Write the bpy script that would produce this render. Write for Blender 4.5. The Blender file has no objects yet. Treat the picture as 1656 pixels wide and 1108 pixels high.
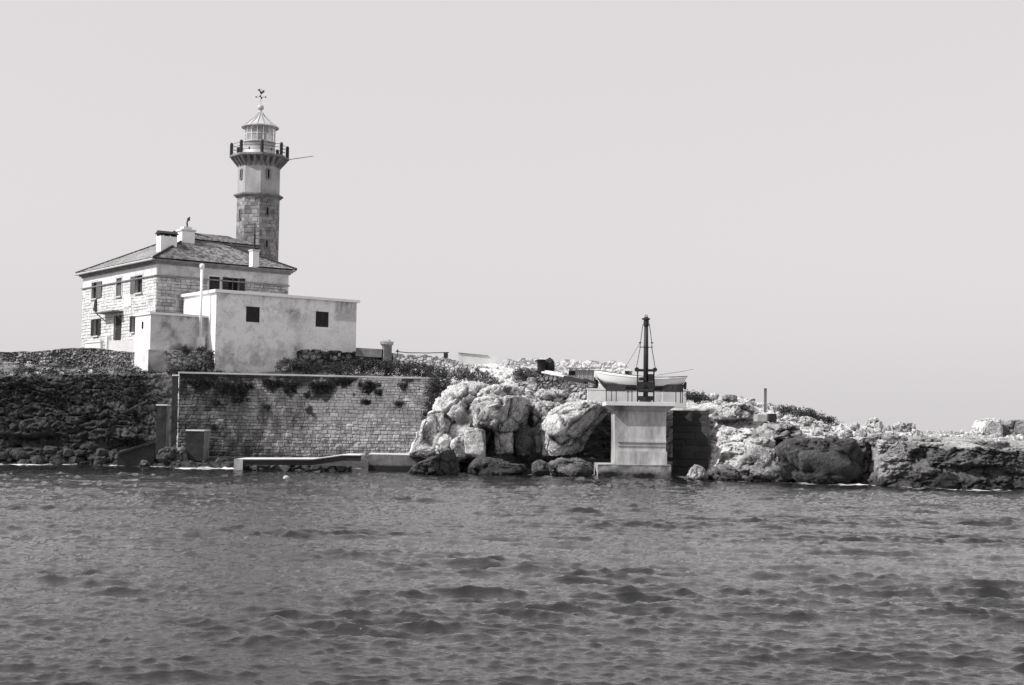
import bpy, math, random
import numpy as np
from mathutils import Vector, Matrix

random.seed(7)
rng = np.random.default_rng(7)
SC = bpy.context.scene
COL = SC.collection

# ------------------------------------------------------------------ camera
F, CX, CY = 2300.0, 828.0, 554.0          # photograph: 1656 x 1108
CAMH = 3.3
PITCH = math.atan((690 - 554) / F)
ROLL = math.radians(0.8)
r0 = Vector((1, 0, 0)); u0 = Vector((0, -math.sin(PITCH), math.cos(PITCH)))
FW = Vector((0, math.cos(PITCH), math.sin(PITCH)))
RT = r0 * math.cos(ROLL) + u0 * math.sin(ROLL)
UP = -r0 * math.sin(ROLL) + u0 * math.cos(ROLL)
cam = bpy.data.cameras.new('camera')
cam.sensor_width = 36; cam.lens = 36 * F / 1656; cam.clip_end = 9000; cam.clip_start = 0.2
cobj = bpy.data.objects.new('camera', cam); COL.objects.link(cobj)
m3 = Matrix((RT, UP, -FW)).transposed()
cobj.matrix_world = Matrix.Translation((0, 0, CAMH)) @ m3.to_4x4()
SC.camera = cobj

# ------------------------------------------------------------------ sky, sun, exposure
SUN = Vector((-0.70, -0.27, 0.66)).normalized()
elev = math.asin(SUN.z); azim = math.atan2(SUN.x, SUN.y)
W = bpy.data.worlds.new("World"); SC.world = W; W.use_nodes = True
nt = W.node_tree; nt.nodes.clear()
sky = nt.nodes.new('ShaderNodeTexSky'); sky.sky_type = 'NISHITA'; sky.sun_disc = False
sky.sun_elevation = elev; sky.sun_rotation = azim
sky.air_density = 1.0; sky.dust_density = 4.0; sky.ozone_density = 1.0
bw = nt.nodes.new('ShaderNodeRGBToBW')
# black and white film: the sky's luminance, evened out by high thin haze
mx = nt.nodes.new('ShaderNodeMix'); mx.data_type = 'FLOAT'; mx.inputs[0].default_value = 0.60
mx.inputs[3].default_value = 10.7
cb = nt.nodes.new('ShaderNodeMix'); cb.data_type = 'RGBA'; cb.blend_type = 'MULTIPLY'; cb.inputs[0].default_value = 1
cb.inputs[7].default_value = (1.0, 0.962, 0.978, 1)
bg = nt.nodes.new('ShaderNodeBackground'); bg.inputs[1].default_value = 0.10
wo = nt.nodes.new('ShaderNodeOutputWorld')
L = nt.links.new
L(sky.outputs[0], bw.inputs[0]); L(bw.outputs[0], mx.inputs[2])
L(mx.outputs[0], cb.inputs[6]); L(cb.outputs[2], bg.inputs[0]); L(bg.outputs[0], wo.inputs[0])
sl = bpy.data.lights.new('sun', 'SUN'); sl.energy = 4.8; sl.angle = math.radians(0.5); sl.color = (1, 0.97, 0.96)
so = bpy.data.objects.new('sun', sl); COL.objects.link(so)
so.rotation_euler = (-SUN).to_track_quat('-Z', 'Y').to_euler()
SC.view_settings.view_transform = 'Standard'; SC.view_settings.look = 'None'
SC.view_settings.exposure = 0.0; SC.view_settings.gamma = 1.0
SC.cycles.max_bounces = 6

# ------------------------------------------------------------------ picture measuring helpers
def ray(px, py):
    return RT * ((px - CX) / F) + UP * ((CY - py) / F) + FW
def P(px, py, Y):
    d = ray(px, py); return Vector((0, 0, CAMH)) + d * (Y / d.y)
def Pz(px, py, z):
    d = ray(px, py); return Vector((0, 0, CAMH)) + d * ((z - CAMH) / d.z)
def Ppl(px, py, O, d2):                     # onto the vertical plane through O along d2
    n = Vector((d2.y, -d2.x, 0)); d = ray(px, py)
    c = Vector((0, 0, CAMH)); return c + d * ((O - c).dot(n) / d.dot(n))
def proj(p):
    v = Vector(p) - Vector((0, 0, CAMH)); w = v.dot(FW)
    return CX + F * v.dot(RT) / w, CY - F * v.dot(UP) / w

# ------------------------------------------------------------------ numpy noise
_perm = rng.permutation(256); _perm = np.concatenate([_perm, _perm, _perm])
_g = rng.normal(size=(256, 3)); _g /= np.linalg.norm(_g, axis=1)[:, None]
def perlin(p):
    i = np.floor(p).astype(int); f = p - i; w = f * f * f * (f * (f * 6 - 15) + 10); i = i & 255
    out = 0
    for dx in (0, 1):
        wx = w[:, 0] if dx else 1 - w[:, 0]
        for dy in (0, 1):
            wy = w[:, 1] if dy else 1 - w[:, 1]
            for dz in (0, 1):
                wz = w[:, 2] if dz else 1 - w[:, 2]
                h = _perm[_perm[_perm[(i[:, 0] + dx) & 255] + ((i[:, 1] + dy) & 255)] + ((i[:, 2] + dz) & 255)]
                g = _g[h]
                out = out + wx * wy * wz * (g[:, 0] * (f[:, 0] - dx) + g[:, 1] * (f[:, 1] - dy) + g[:, 2] * (f[:, 2] - dz))
    return out
def fbm(p, sc, octv=5, gain=0.5, ridged=False):
    p = np.asarray(p, float) * sc; a = 1; s = 0; t = 0
    for k in range(octv):
        n = perlin(p + k * 17.3)
        if ridged: n = 1 - 2.6 * np.abs(n) - 0.5
        s = s + a * n; t += a; a *= gain; p = p * 2.03
    return s / t * (1.0 if ridged else 1.8)
def hsh(*a):
    s = 0.0
    for k, x in enumerate(a): s = s + np.asarray(x, float) * (12.9898, 78.233, 37.719, 93.989)[k]
    v = np.sin(s) * 43758.5453
    return v - np.floor(v)
def worley(p, sc):
    p = np.asarray(p, float) * sc; i = np.floor(p); f = p - i
    d1 = np.full(len(p), 9.0); d2 = d1.copy(); idv = np.zeros(len(p))
    for dx in (-1, 0, 1):
        for dy in (-1, 0, 1):
            for dz in (-1, 0, 1):
                c = i + (dx, dy, dz)
                h1 = hsh(c[:, 0], c[:, 1], c[:, 2], 1); h2 = hsh(c[:, 0], c[:, 1], c[:, 2], 2); h3 = hsh(c[:, 0], c[:, 1], c[:, 2], 3)
                q = np.stack([dx + h1, dy + h2, dz + h3], 1) - f
                d = np.sqrt((q * q).sum(1))
                n1 = d < d1
                d2 = np.where(n1, d1, np.minimum(d2, d)); idv = np.where(n1, h1, idv); d1 = np.where(n1, d, d1)
    return d1, d2, idv
def sstep(a, b, x):
    t = np.clip((x - a) / (b - a), 0, 1); return t * t * (3 - 2 * t)

# ------------------------------------------------------------------ materials
def G(v): return (v, v, v, 1)
MATS = {}
def material(name, dark, light, nscale=1.0, contrast=1.0, bias=0.0, rough=0.9, bump=0.3, bscale=8.0, bdist=0.05,
             metal=0.0, stretch=(1, 1, 1), tone=False, spec=0.3, vor=0.0, fine=0.25):
    """noise driven grey ramp between two albedos; tone=True lets the mesh attribute 'tone' shift it"""
    if name in MATS: return MATS[name]
    m = bpy.data.materials.new(name); m.use_nodes = True; t = m.node_tree; N = t.nodes; K = t.links.new
    b = N['Principled BSDF']; b.inputs['Roughness'].default_value = rough; b.inputs['Metallic'].default_value = metal
    b.inputs['Specular IOR Level'].default_value = spec
    tc = N.new('ShaderNodeNewGeometry'); mp = N.new('ShaderNodeMapping'); mp.inputs['Scale'].default_value = stretch
    K(tc.outputs['Position'], mp.inputs[0])
    n1 = N.new('ShaderNodeTexNoise'); n1.inputs['Scale'].default_value = nscale; n1.inputs['Detail'].default_value = 8
    n1.inputs['Roughness'].default_value = 0.62
    n2 = N.new('ShaderNodeTexNoise'); n2.inputs['Scale'].default_value = nscale * 9; n2.inputs['Detail'].default_value = 5
    K(mp.outputs[0], n1.inputs[0]); K(mp.outputs[0], n2.inputs[0])
    def mth(op, a, c):
        q = N.new('ShaderNodeMath'); q.operation = op
        for k, x in enumerate((a, c)):
            if isinstance(x, (int, float)): q.inputs[k].default_value = x
            else: K(x, q.inputs[k])
        return q.outputs[0]
    v = mth('MULTIPLY', mth('SUBTRACT', n1.outputs[0], 0.5), 2.4 * contrast)
    v = mth('ADD', v, mth('MULTIPLY', mth('SUBTRACT', n2.outputs[0], 0.5), 2.4 * contrast * fine))
    if tone:
        at = N.new('ShaderNodeAttribute'); at.attribute_name = 'tone'; tt_ = mth('MAXIMUM', at.outputs['Fac'], 0.0); v = mth('MULTIPLY', mth('ADD', mth('MULTIPLY', v, 1.7), 1.0), tt_)
    else: v = mth('ADD', v, 0.5)
    v = mth('ADD', v, bias)
    cl = N.new('ShaderNodeClamp'); K(v, cl.inputs[0])
    mix = N.new('ShaderNodeMix'); mix.data_type = 'RGBA'; K(cl.outputs[0], mix.inputs[0])
    mix.inputs[6].default_value = G(dark); mix.inputs[7].default_value = G(light)
    K(mix.outputs[2], b.inputs['Base Color'])
    if bump > 0:
        n3 = N.new('ShaderNodeTexNoise'); n3.inputs['Scale'].default_value = bscale; n3.inputs['Detail'].default_value = 10
        n3.inputs['Roughness'].default_value = 0.7; K(mp.outputs[0], n3.inputs[0])
        h = n3.outputs[0]
        if vor > 0:
            vo = N.new('ShaderNodeTexVoronoi'); vo.inputs['Scale'].default_value = bscale * 0.5; K(mp.outputs[0], vo.inputs[0])
            h = mth('ADD', h, mth('MULTIPLY', vo.outputs[0], vor))
        bu = N.new('ShaderNodeBump'); bu.inputs['Strength'].default_value = bump; bu.inputs['Distance'].default_value = bdist
        K(h, bu.inputs['Height']); K(bu.outputs[0], b.inputs['Normal'])
    MATS[name] = m; return m
M_rock = material('limestone_rock', 0.016, 0.74, 1.3, 0.55, 0, 0.95, 1.0, 6.0, 0.16, tone=True, vor=0.5, fine=1.2)
M_mason = material('stone_masonry', 0.016, 0.62, 1.1, 0.35, 0, 0.95, 0.5, 9, 0.04, tone=True, fine=0.6)
M_plaster = material('lime_plaster', 0.10, 0.80, 0.8, 0.22, 0, 0.95, 0.25, 14, 0.02, tone=True, fine=0.7)
M_tile = material('roof_tiles', 0.03, 0.42, 1.5, 0.25, 0, 0.9, 0.4, 14, 0.03, tone=True, fine=0.7)
M_conc = material('concrete', 0.12, 0.54, 0.7, 1.1, 0.05, 0.9, 0.3, 10, 0.02, stretch=(1, 1, 0.35), tone=False)
M_concw = material('pale_concrete', 0.30, 0.72, 0.7, 0.5, 0.2, 0.9, 0.3, 10, 0.02)
M_white = material('white_paint', 0.60, 0.85, 1.5, 0.4, 0.2, 0.6, 0.1, 10, 0.01)
M_boat = material('white_boat_paint', 0.62, 0.82, 1.0, 0.3, 0.2, 0.45, 0.05, 8, 0.01)
M_darkm = material('dark_painted_steel', 0.008, 0.035, 3, 0.6, 0, 0.55, 0.2, 20, 0.01)
M_hullb = material('dark_hull_grey', 0.02, 0.06, 2, 0.6, 0, 0.6, 0.1, 20, 0.01)  # near-black grey of lower hull, gunwale, rudder and cradle blocks
M_wood = material('weathered_wood', 0.05, 0.22, 3, 0.7, 0, 0.85, 0.3, 18, 0.01, stretch=(1, 1, 0.2))
M_shut = material('dark_shutter_paint', 0.010, 0.04, 3, 0.6, 0, 0.8, 0.2, 20, 0.01)
M_shutg = material('grey_shutter_paint', 0.07, 0.17, 3, 0.6, 0, 0.8, 0.2, 20, 0.01)  # lighter grey for window frames and some shutter leaves
M_trim = material('stone_trim', 0.25, 0.62, 2, 0.5, 0.1, 0.9, 0.2, 12, 0.01)
M_trimd = material('weathered_cornice', 0.06, 0.28, 2, 0.6, 0, 0.9, 0.3, 12, 0.02)
M_lroof = material('lantern_roof_metal', 0.30, 0.54, 2, 0.4, 0.1, 0.45, 0.1, 12, 0.01)
M_leaf = material('dark_leaves', 0.006, 0.12, 0.8, 0.5, 0, 0.8, 0, tone=True, fine=0.6)
M_dry = material('dry_scrub', 0.05, 0.22, 0.8, 0.5, 0, 0.9, 0, tone=True, fine=0.6)
M_inner = material('dark_interior', 0.004, 0.012, 2, 0.5, 0, 1.0, 0)
def glass_mat():
    m = bpy.data.materials.new('lantern_glass'); m.use_nodes = True; t = m.node_tree; b = t.nodes['Principled BSDF']
    b.inputs['Base Color'].default_value = G(0.75); b.inputs['Roughness'].default_value = 0.08
    b.inputs['Transmission Weight'].default_value = 0.75; b.inputs['IOR'].default_value = 1.25
    n = t.nodes.new('ShaderNodeTexNoise'); n.inputs['Scale'].default_value = 3
    q = t.nodes.new('ShaderNodeMapRange'); q.inputs[3].default_value = 0.1; q.inputs[4].default_value = 0.4
    t.links.new(n.outputs[0], q.inputs[0]); t.links.new(q.outputs[0], b.inputs['Roughness'])
    return m
M_glass = glass_mat()

# ------------------------------------------------------------------ object helpers
def tag(o, label=None, cat=None, group=None, kind=None):
    if label: o['label'] = label
    if cat: o['category'] = cat
    if group: o['group'] = group
    if kind: o['kind'] = kind
    return o
def thing(name, label, cat, loc, group=None):
    o = bpy.data.objects.new(name, None); COL.objects.link(o); o.empty_display_size = 0.2
    o.location = loc; tag(o, label, cat, group); return o
def link(name, me, mats, parent=None):
    o = bpy.data.objects.new(name, me); COL.objects.link(o)
    for m in (mats if isinstance(mats, (list, tuple)) else [mats]): me.materials.append(m)
    if parent is not None:
        o.parent = parent; o.matrix_parent_inverse = Matrix.Translation(world_loc(parent)).inverted()
    return o
def world_loc(o):
    # all things are unrotated empties at their base; parts are built in world coordinates
    v = Vector(o.location) if o.type == 'EMPTY' else Vector((0, 0, 0))
    if o.parent is not None and o.type != 'EMPTY': return Vector((0, 0, 0))
    return v
def np_mesh(name, V, Fq, tone=None, smooth=True):
    V = np.asarray(V, np.float32); Fq = np.asarray(Fq, np.int32); k = Fq.shape[1]
    me = bpy.data.meshes.new(name); me.vertices.add(len(V)); me.vertices.foreach_set('co', V.ravel())
    me.loops.add(Fq.size); me.loops.foreach_set('vertex_index', Fq.ravel())
    me.polygons.add(len(Fq)); me.polygons.foreach_set('loop_start', np.arange(len(Fq), dtype=np.int32) * k)
    try: me.polygons.foreach_set('loop_total', np.full(len(Fq), k, np.int32))
    except Exception: pass
    me.polygons.foreach_set('use_smooth', np.full(len(Fq), smooth, bool))
    if tone is not None:
        a = me.attributes.new('tone', 'FLOAT', 'POINT'); a.data.foreach_set('value', np.asarray(tone, np.float32))
    me.update(calc_edges=True); me.validate(); return me
def gridfaces(nr, nc, mask=None):
    i = np.arange((nr - 1) * nc).reshape(nr - 1, nc)[:, :-1]
    f = np.stack([i, i + 1, i + 1 + nc, i + nc], -1)
    if mask is not None: f = f[mask]
    return f.reshape(-1, 4)
class MB:
    def __init__(s): s.v = []; s.f = []
    def add(s, vs, fs):
        o = len(s.v); s.v += [tuple(v) for v in vs]; s.f += [tuple(o + i for i in f) for f in fs]; return s
    def obox(s, c, ax, ay, az, hx, hy, hz):
        c = Vector(c); vs = []
        for k in (-1, 1):
            for j in (-1, 1):
                for i in (-1, 1): vs.append(c + ax * hx * i + ay * hy * j + az * hz * k)
        return s.add(vs, [(0, 2, 3, 1), (4, 5, 7, 6), (0, 1, 5, 4), (2, 6, 7, 3), (0, 4, 6, 2), (1, 3, 7, 5)])
    def box(s, c, size, rz=0):
        a = Vector((math.cos(rz), math.sin(rz), 0)); b = Vector((-math.sin(rz), math.cos(rz), 0))
        return s.obox(c, a, b, Vector((0, 0, 1)), size[0] / 2, size[1] / 2, size[2] / 2)
    def bar(s, p, q, w, h):                                    # rectangular bar between two points
        p, q = Vector(p), Vector(q); d = (q - p); ln = d.length; d.normalize()
        up = Vector((0, 0, 1)) if abs(d.z) < 0.95 else Vector((0, 1, 0))
        sd = d.cross(up).normalized(); up2 = sd.cross(d)
        return s.obox((p + q) / 2, d, sd, up2, ln / 2, w / 2, h / 2)
    def tube(s, p, q, ra, rb=None, n=8):
        p, q = Vector(p), Vector(q); rb = ra if rb is None else rb; d = (q - p).normalized()
        a = d.cross(Vector((0, 0, 1))) if abs(d.z) < 0.95 else d.cross(Vector((1, 0, 0)))
        a.normalize(); b = d.cross(a); vs = []
        for c, r in ((p, ra), (q, rb)):
            for k in range(n):
                t = 2 * math.pi * k / n; vs.append(c + a * r * math.cos(t) + b * r * math.sin(t))
        fs = [(k, (k + 1) % n, n + (k + 1) % n, n + k) for k in range(n)] + [tuple(range(n - 1, -1, -1)), tuple(range(n, 2 * n))]
        return s.add(vs, fs)
    def wire(s, pts, r, n=6):
        for a, b in zip(pts[:-1], pts[1:]): s.tube(a, b, r, r, n)
        return s
    def lathe(s, c, prof, n=24, a0=0):
        c = Vector(c); vs = []
        for (r, z) in prof:
            for k in range(n):
                t = a0 + 2 * math.pi * k / n; vs.append(c + Vector((r * math.cos(t), r * math.sin(t), z)))
        m = len(prof); fs = []
        for j in range(m - 1):
            for k in range(n): fs.append((j * n + k, j * n + (k + 1) % n, (j + 1) * n + (k + 1) % n, (j + 1) * n + k))
        fs += [tuple(range(n - 1, -1, -1)), tuple(range((m - 1) * n, m * n))]
        return s.add(vs, fs)
    def prism(s, poly, ext):                                   # poly: world points, ext: vector
        n = len(poly); ext = Vector(ext); vs = [Vector(p) for p in poly] + [Vector(p) + ext for p in poly]
        fs = [tuple(range(n - 1, -1, -1)), tuple(range(n, 2 * n))] + [(k, (k + 1) % n, n + (k + 1) % n, n + k) for k in range(n)]
        return s.add(vs, fs)
    def build(s, name, mat, parent=None, smooth=False, bevel=0):
        me = bpy.data.meshes.new(name); me.from_pydata([tuple(v) for v in s.v], [], s.f); me.update()
        import bmesh
        b = bmesh.new(); b.from_mesh(me); bmesh.ops.recalc_face_normals(b, faces=b.faces); b.to_mesh(me); b.free()
        if smooth: me.polygons.foreach_set('use_smooth', [True] * len(me.polygons))
        o = link(name, me, mat, parent)
        if bevel:
            md = o.modifiers.new('bevel', 'BEVEL'); md.width = bevel; md.segments = 2; md.limit_method = 'ANGLE'
        return o
Z = Vector((0, 0, 1))

# ================================================================== TERRAIN
# px : water py, (mid py,dY), (edge py,dY), (plateau py,dY), (crest py,dY), back length, rock amplitude on the face, face tone, top tone
TC = [
 (-420, 748, (690, 1.5), (615, 3), (596, 6), (574, 12), 26, 1.0, .045, .20),
 (-150, 748, (690, 1.5), (612, 3), (596, 6), (574, 12), 26, 1.0, .045, .20),
 (0, 750, (695, 1.4), (610, 3), (596, 6), (577, 12), 26, 1.0, .045, .20),
 (130, 751, (695, 1.4), (606, 3), (596, 6), (572, 11), 26, 1.0, .045, .20),
 (225, 752, (705, .7), (606, 1.3), (600, 3), (572, 11), 26, .7, .05, .20),
 (284, 756, (730, 4.0), (606, 5.6), (602, 7), (572, 15), 24, .3, .10, .22),
 (300, 757, (737, 5.6), (612, 7.4), (606, 9), (572, 17), 22, .25, .10, .26),
 (480, 757, (738, 4.4), (616, 6.4), (608, 9), (574, 15), 22, .25, .10, .28),
 (600, 758, (739, 4.8), (618, 6.8), (606, 9.5), (573, 15), 22, .25, .14, .40),
 (690, 760, (739, 6.0), (618, 9.5), (604, 11.4), (577, 17), 20, .3, .45, .66),
 (730, 760, (735, 2.4), (645, 4.6), (618, 8), (583, 17), 20, .8, .62, .80),
 (800, 765, (735, 3.2), (648, 4.0), (626, 8), (590, 19), 18, .9, .45, .82),
 (850, 766, (738, 3.9), (655, 4.6), (628, 8), (592, 18), 18, .8, .14, .60),  # low face tone paints shade in the caves between boulders
 (940, 767, (740, 5.5), (664, 6.6), (640, 9), (594, 18), 18, .5, .05, .60),  # near-black face tones here and in the next rows paint the hollow's shadow
 (990, 768, (742, 6.5), (668, 7.2), (652, 8.5), (600, 18), 18, .4, .02, .55),
 (1088, 770, (745, 6.0), (664, 7.0), (652, 8.5), (626, 17), 18, .3, .02, .50),
 (1128, 771, (745, 4.8), (662, 5.8), (650, 8), (640, 16), 18, .4, .04, .55),
 (1142, 773, (742, 3.6), (668, 5.0), (652, 8), (641, 15), 18, .4, .2, .6),
 (1150, 773, (742, 1.6), (680, 2.8), (655, 7), (641, 15), 18, .9, .62, .66),
 (1200, 776, (742, 1.0), (700, 2.4), (672, 6), (646, 14), 18, 1.1, .58, .66),
 (1260, 778, (745, 0.7), (712, 1.4), (688, 6), (655, 14), 18, 1.0, .30, .66),
 (1330, 781, (745, 0.6), (712, 1.1), (698, 6), (676, 13), 18, 1.0, .14, .68),
 (1400, 783, (745, 0.6), (711, 1.1), (704, 6), (690, 13), 18, .9, .10, .68),
 (1408, 783, (745, 1.4), (712, 1.9), (704, 6), (691, 13), 18, .9, .30, .66),
 (1420, 786, (745, 0.3), (716, 0.9), (705, 6), (693, 13), 18, .9, .34, .46),
 (1480, 788, (748, 0.3), (720, 1.0), (708, 6), (698, 13), 18, 1.0, .11, .46),
 (1560, 790, (752, 0.3), (724, 1.0), (711, 6), (701, 13), 18, 1.0, .09, .46),
 (1656, 791, (755, 0.3), (727, 1.0), (713, 6), (703, 13), 18, 1.0, .08, .46),
 (1900, 794, (758, 0.3), (729, 1.0), (716, 6), (706, 13), 18, 1.0, .08, .46),
 (2100, 800, (764, 0.3), (752, 1.0), (740, 6), (735, 13), 18, 1.0, .08, .46),
]
def shore_y(px):
    xs = [c[0] for c in TC]; ys = [c[1] for c in TC]
    w = np.interp(px, xs, ys); yh = 690 + (np.asarray(px) - 828) * math.tan(ROLL)
    return CAMH * F / (w - yh)
def build_terrain():
    pxs = np.arange(-420, 2100, 1.7); nc = len(pxs)
    keys = []
    for c in TC:
        p0 = Pz(c[0], c[1], 0); Y0 = p0.y
        rows = [Vector((p0.x * (Y0 - 1.5) / Y0, Y0 - 1.5, -2.2)), p0]
        for (py, dy) in c[2:6]: rows.append(P(c[0], py, Y0 + dy))
        k = rows[-1]; bl = c[6]; s = (k.y + bl) / k.y
        high = k.z > 6
        rows.append(Vector((k.x * s, k.y * s, k.z - (0.4 if high else 1.6))))
        s2 = (k.y + bl + 14) / k.y
        rows.append(Vector((k.x * s2, k.y * s2, -3)))
        keys.append(np.array([tuple(r) for r in rows]))
    keys = np.array(keys)                                   # cols x rows x 3
    kx = np.array([c[0] for c in TC], float)
    rowsI = np.zeros((nc, keys.shape[1], 3))
    for r in range(keys.shape[1]):
        for a in range(3): rowsI[:, r, a] = np.interp(pxs, kx, keys[:, r, a])
    ns = [7, 26, 60, 30, 50, 18, 8]
    rowp = []; rs = []
    for s, n in enumerate(ns):
        for k in range(n):
            t = k / n; rowp.append(rowsI[:, s] * (1 - t) + rowsI[:, s + 1] * t); rs.append(s + t)
    rowp.append(rowsI[:, -1]); rs.append(len(ns)); rs = np.array(rs)
    V = np.array(rowp)                                       # rows x cols x 3
    nr = len(rs)
    amp = np.interp(pxs, kx, [c[7] for c in TC]); tf = np.interp(pxs, kx, [c[8] for c in TC]); tt = np.interp(pxs, kx, [c[9] for c in TC])
    Vf = V.reshape(-1, 3); R = np.repeat(rs, nc); A = np.tile(amp, nr); PX = np.tile(pxs, nr)
    face = sstep(0.3, 1.1, R) * (1 - sstep(3.0, 3.5, R)); top = sstep(2.8, 3.6, R)
    n1 = fbm(Vf * (1, 1, 1.5), 0.28, 5); n2 = fbm(Vf, 0.9, 5, 0.55, True); n3 = fbm(Vf, 3.0, 4, 0.6)
    d1, d2, idv = worley(Vf * (1, 1, 1.35) + n1[:, None] * 0.8, 0.42)
    e1, e2, ide = worley(Vf * (1, 1, 1.5), 1.1)
    # bedding planes of the limestone
    zz = Vf[:, 2] * 1.35 + n1 * 1.6 + 0.04 * Vf[:, 0]
    saw = zz - np.floor(zz); strata = (saw - 0.5) * 0.5 - 0.9 * np.exp(-((saw - 0.03) / 0.07) ** 2)
    crack = -np.exp(-((d2 - d1) / 0.07) ** 2)
    lf = np.interp(PX, [-420, 240, 300, 1100, 1400, 1440], [1, 1, .4, .5, .4, .45])
    n4 = fbm(Vf * (1, 1, 1.6), 1.8, 5, .6, True)
    disp = A * (0.75 * n1 + 0.50 * n2 + 0.24 * n3 + 0.36 * n4 + lf * 0.55 * strata + 0.5 * (idv - 0.5) * (1.4 - lf) + 0.15 * crack)
    for (px, z0, rx, rz, dep) in [(1487, 1.75, 15, 0.42, 1.1), (1375, 0.8, 18, 0.9, 1.2), (1180, 1.1, 12, .5, .9), (60, 1.6, 60, .5, .8), (200, 1.3, 40, .6, .9), (1580, 1.0, 60, .35, .8)]:
        disp -= dep * np.exp(-((PX - px) / rx) ** 4 - ((Vf[:, 2] - z0) / rz) ** 4)
    out = Vf.copy()
    out[:, 1] -= disp * face
    out[:, 0] += 0.25 * A * fbm(Vf + 31, 1.3, 3) * face
    rough = np.interp(PX, [-420, 230, 300, 600, 700, 1100, 1380, 1420, 1900], [.5, .4, .15, .15, .5, .5, .6, .3, .3])
    wallz = np.exp(-((R - 3.3) / 0.5) ** 2) * ((PX > 285) & (PX < 705))
    out[:, 2] += top * (1 - sstep(5.6, 6.4, R)) * rough * (0.45 * n2 + 0.35 * n1 + 0.35 * (idv - .5) * (1 - .7 * wallz) + 0.15 * n3 + 0.10 * (ide - .5)) * (1 - wallz * .8)
    out[:, 2] += .45 * fbm(Vf + 77, .55, 4, .6) * np.exp(-((R - 3.0) / .45) ** 2) * (PX > 1240)
    lowtop = (PX > 285) & (PX < 640) & (R > 3)
    out[:, 2] = np.where(lowtop, np.minimum(out[:, 2], Vf[:, 2] + 0.12), out[:, 2])
    out[:, 2] -= 0.35 * ((R > 3.0) & (R < 3.9) & (PX > 285) & (PX < 700))
    tone = np.tile(tf, nr) * (1 - sstep(2.8, 3.3, R)) + np.tile(tt, nr) * sstep(2.8, 3.3, R)
    tone = tone * (1 + .5 * n2 + .5 * n4 + .4 * n3) + .015 * (idv - 0.5) + 0.10 * crack * top
    band = fbm(Vf * (.35, 2.2, 2.2), 1.0, 4, .6, True); tone = tone * (1 + .45 * band * top)
    wet = 1 - sstep(0.25, 1.1, out[:, 2] + 0.35 * n1)         # dark tidal band of algae
    tone = tone * (1 - 0.8 * wet) + 0.02 * wet
    # dry scrub and soil patches on the tops
    soil = sstep(0.05, 0.35, fbm(Vf + 7, 0.35, 4)) * top * np.interp(PX, [-420, 250, 700, 760, 1100, 1200, 1900], [.9, .9, .5, .15, .4, .5, .2])
    tone = tone * (1 - soil * .75) + 0.16 * soil * .75
    me = np_mesh('terrain', out, gridfaces(nr, nc), tone, True)
    o = link('terrain', me, M_rock); tag(o, kind='structure')
    return out.reshape(nr, nc, 3), pxs, rs
TV, TPX, TRS = build_terrain()
def ground_z(x, y):
    px, _ = proj((x, y, 5)); c = int(np.clip(np.searchsorted(TPX, px), 1, len(TPX) - 2))
    colv = TV[:, c]; k = np.where(TRS > 1)[0]; ys = np.maximum.accumulate(colv[k, 1]); return float(np.interp(y, ys, colv[k, 2]))

# ================================================================== SEA
def ocean_tile(N, Lm, V, seed, spread):
    r = np.random.default_rng(seed); k = 2 * np.pi * np.fft.fftfreq(N, Lm / N); kx, ky = np.meshgrid(k, k, indexing='ij')
    kk = np.hypot(kx, ky); kk[0, 0] = 1; Lp = V * V / 9.81
    cosw = (ky * 0.97 + kx * 0.24) / kk
    ph = np.exp(-1 / (kk * Lp) ** 2) / kk ** 3.75 * (np.abs(cosw) ** spread + 0.03) * np.exp(-(kk * 0.03) ** 2)
    ph[0, 0] = 0
    h = (r.normal(size=(N, N)) + 1j * r.normal(size=(N, N))) * np.sqrt(ph)
    H = np.fft.ifft2(h); sc = 1 / np.real(H).std()
    Dx = np.real(np.fft.ifft2(-1j * kx / kk * h)) * sc; Dy = np.real(np.fft.ifft2(-1j * ky / kk * h)) * sc
    return np.real(H) * sc, Dx, Dy
def samp(T, x, y, Lm):
    N = T.shape[0]; u = (x / Lm % 1) * N; v = (y / Lm % 1) * N
    i = np.floor(u).astype(int); j = np.floor(v).astype(int); fu = u - i; fv = v - j; i %= N; j %= N; i1 = (i + 1) % N; j1 = (j + 1) % N
    return T[i, j] * (1 - fu) * (1 - fv) + T[i1, j] * fu * (1 - fv) + T[i, j1] * (1 - fu) * fv + T[i1, j1] * fu * fv
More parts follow.
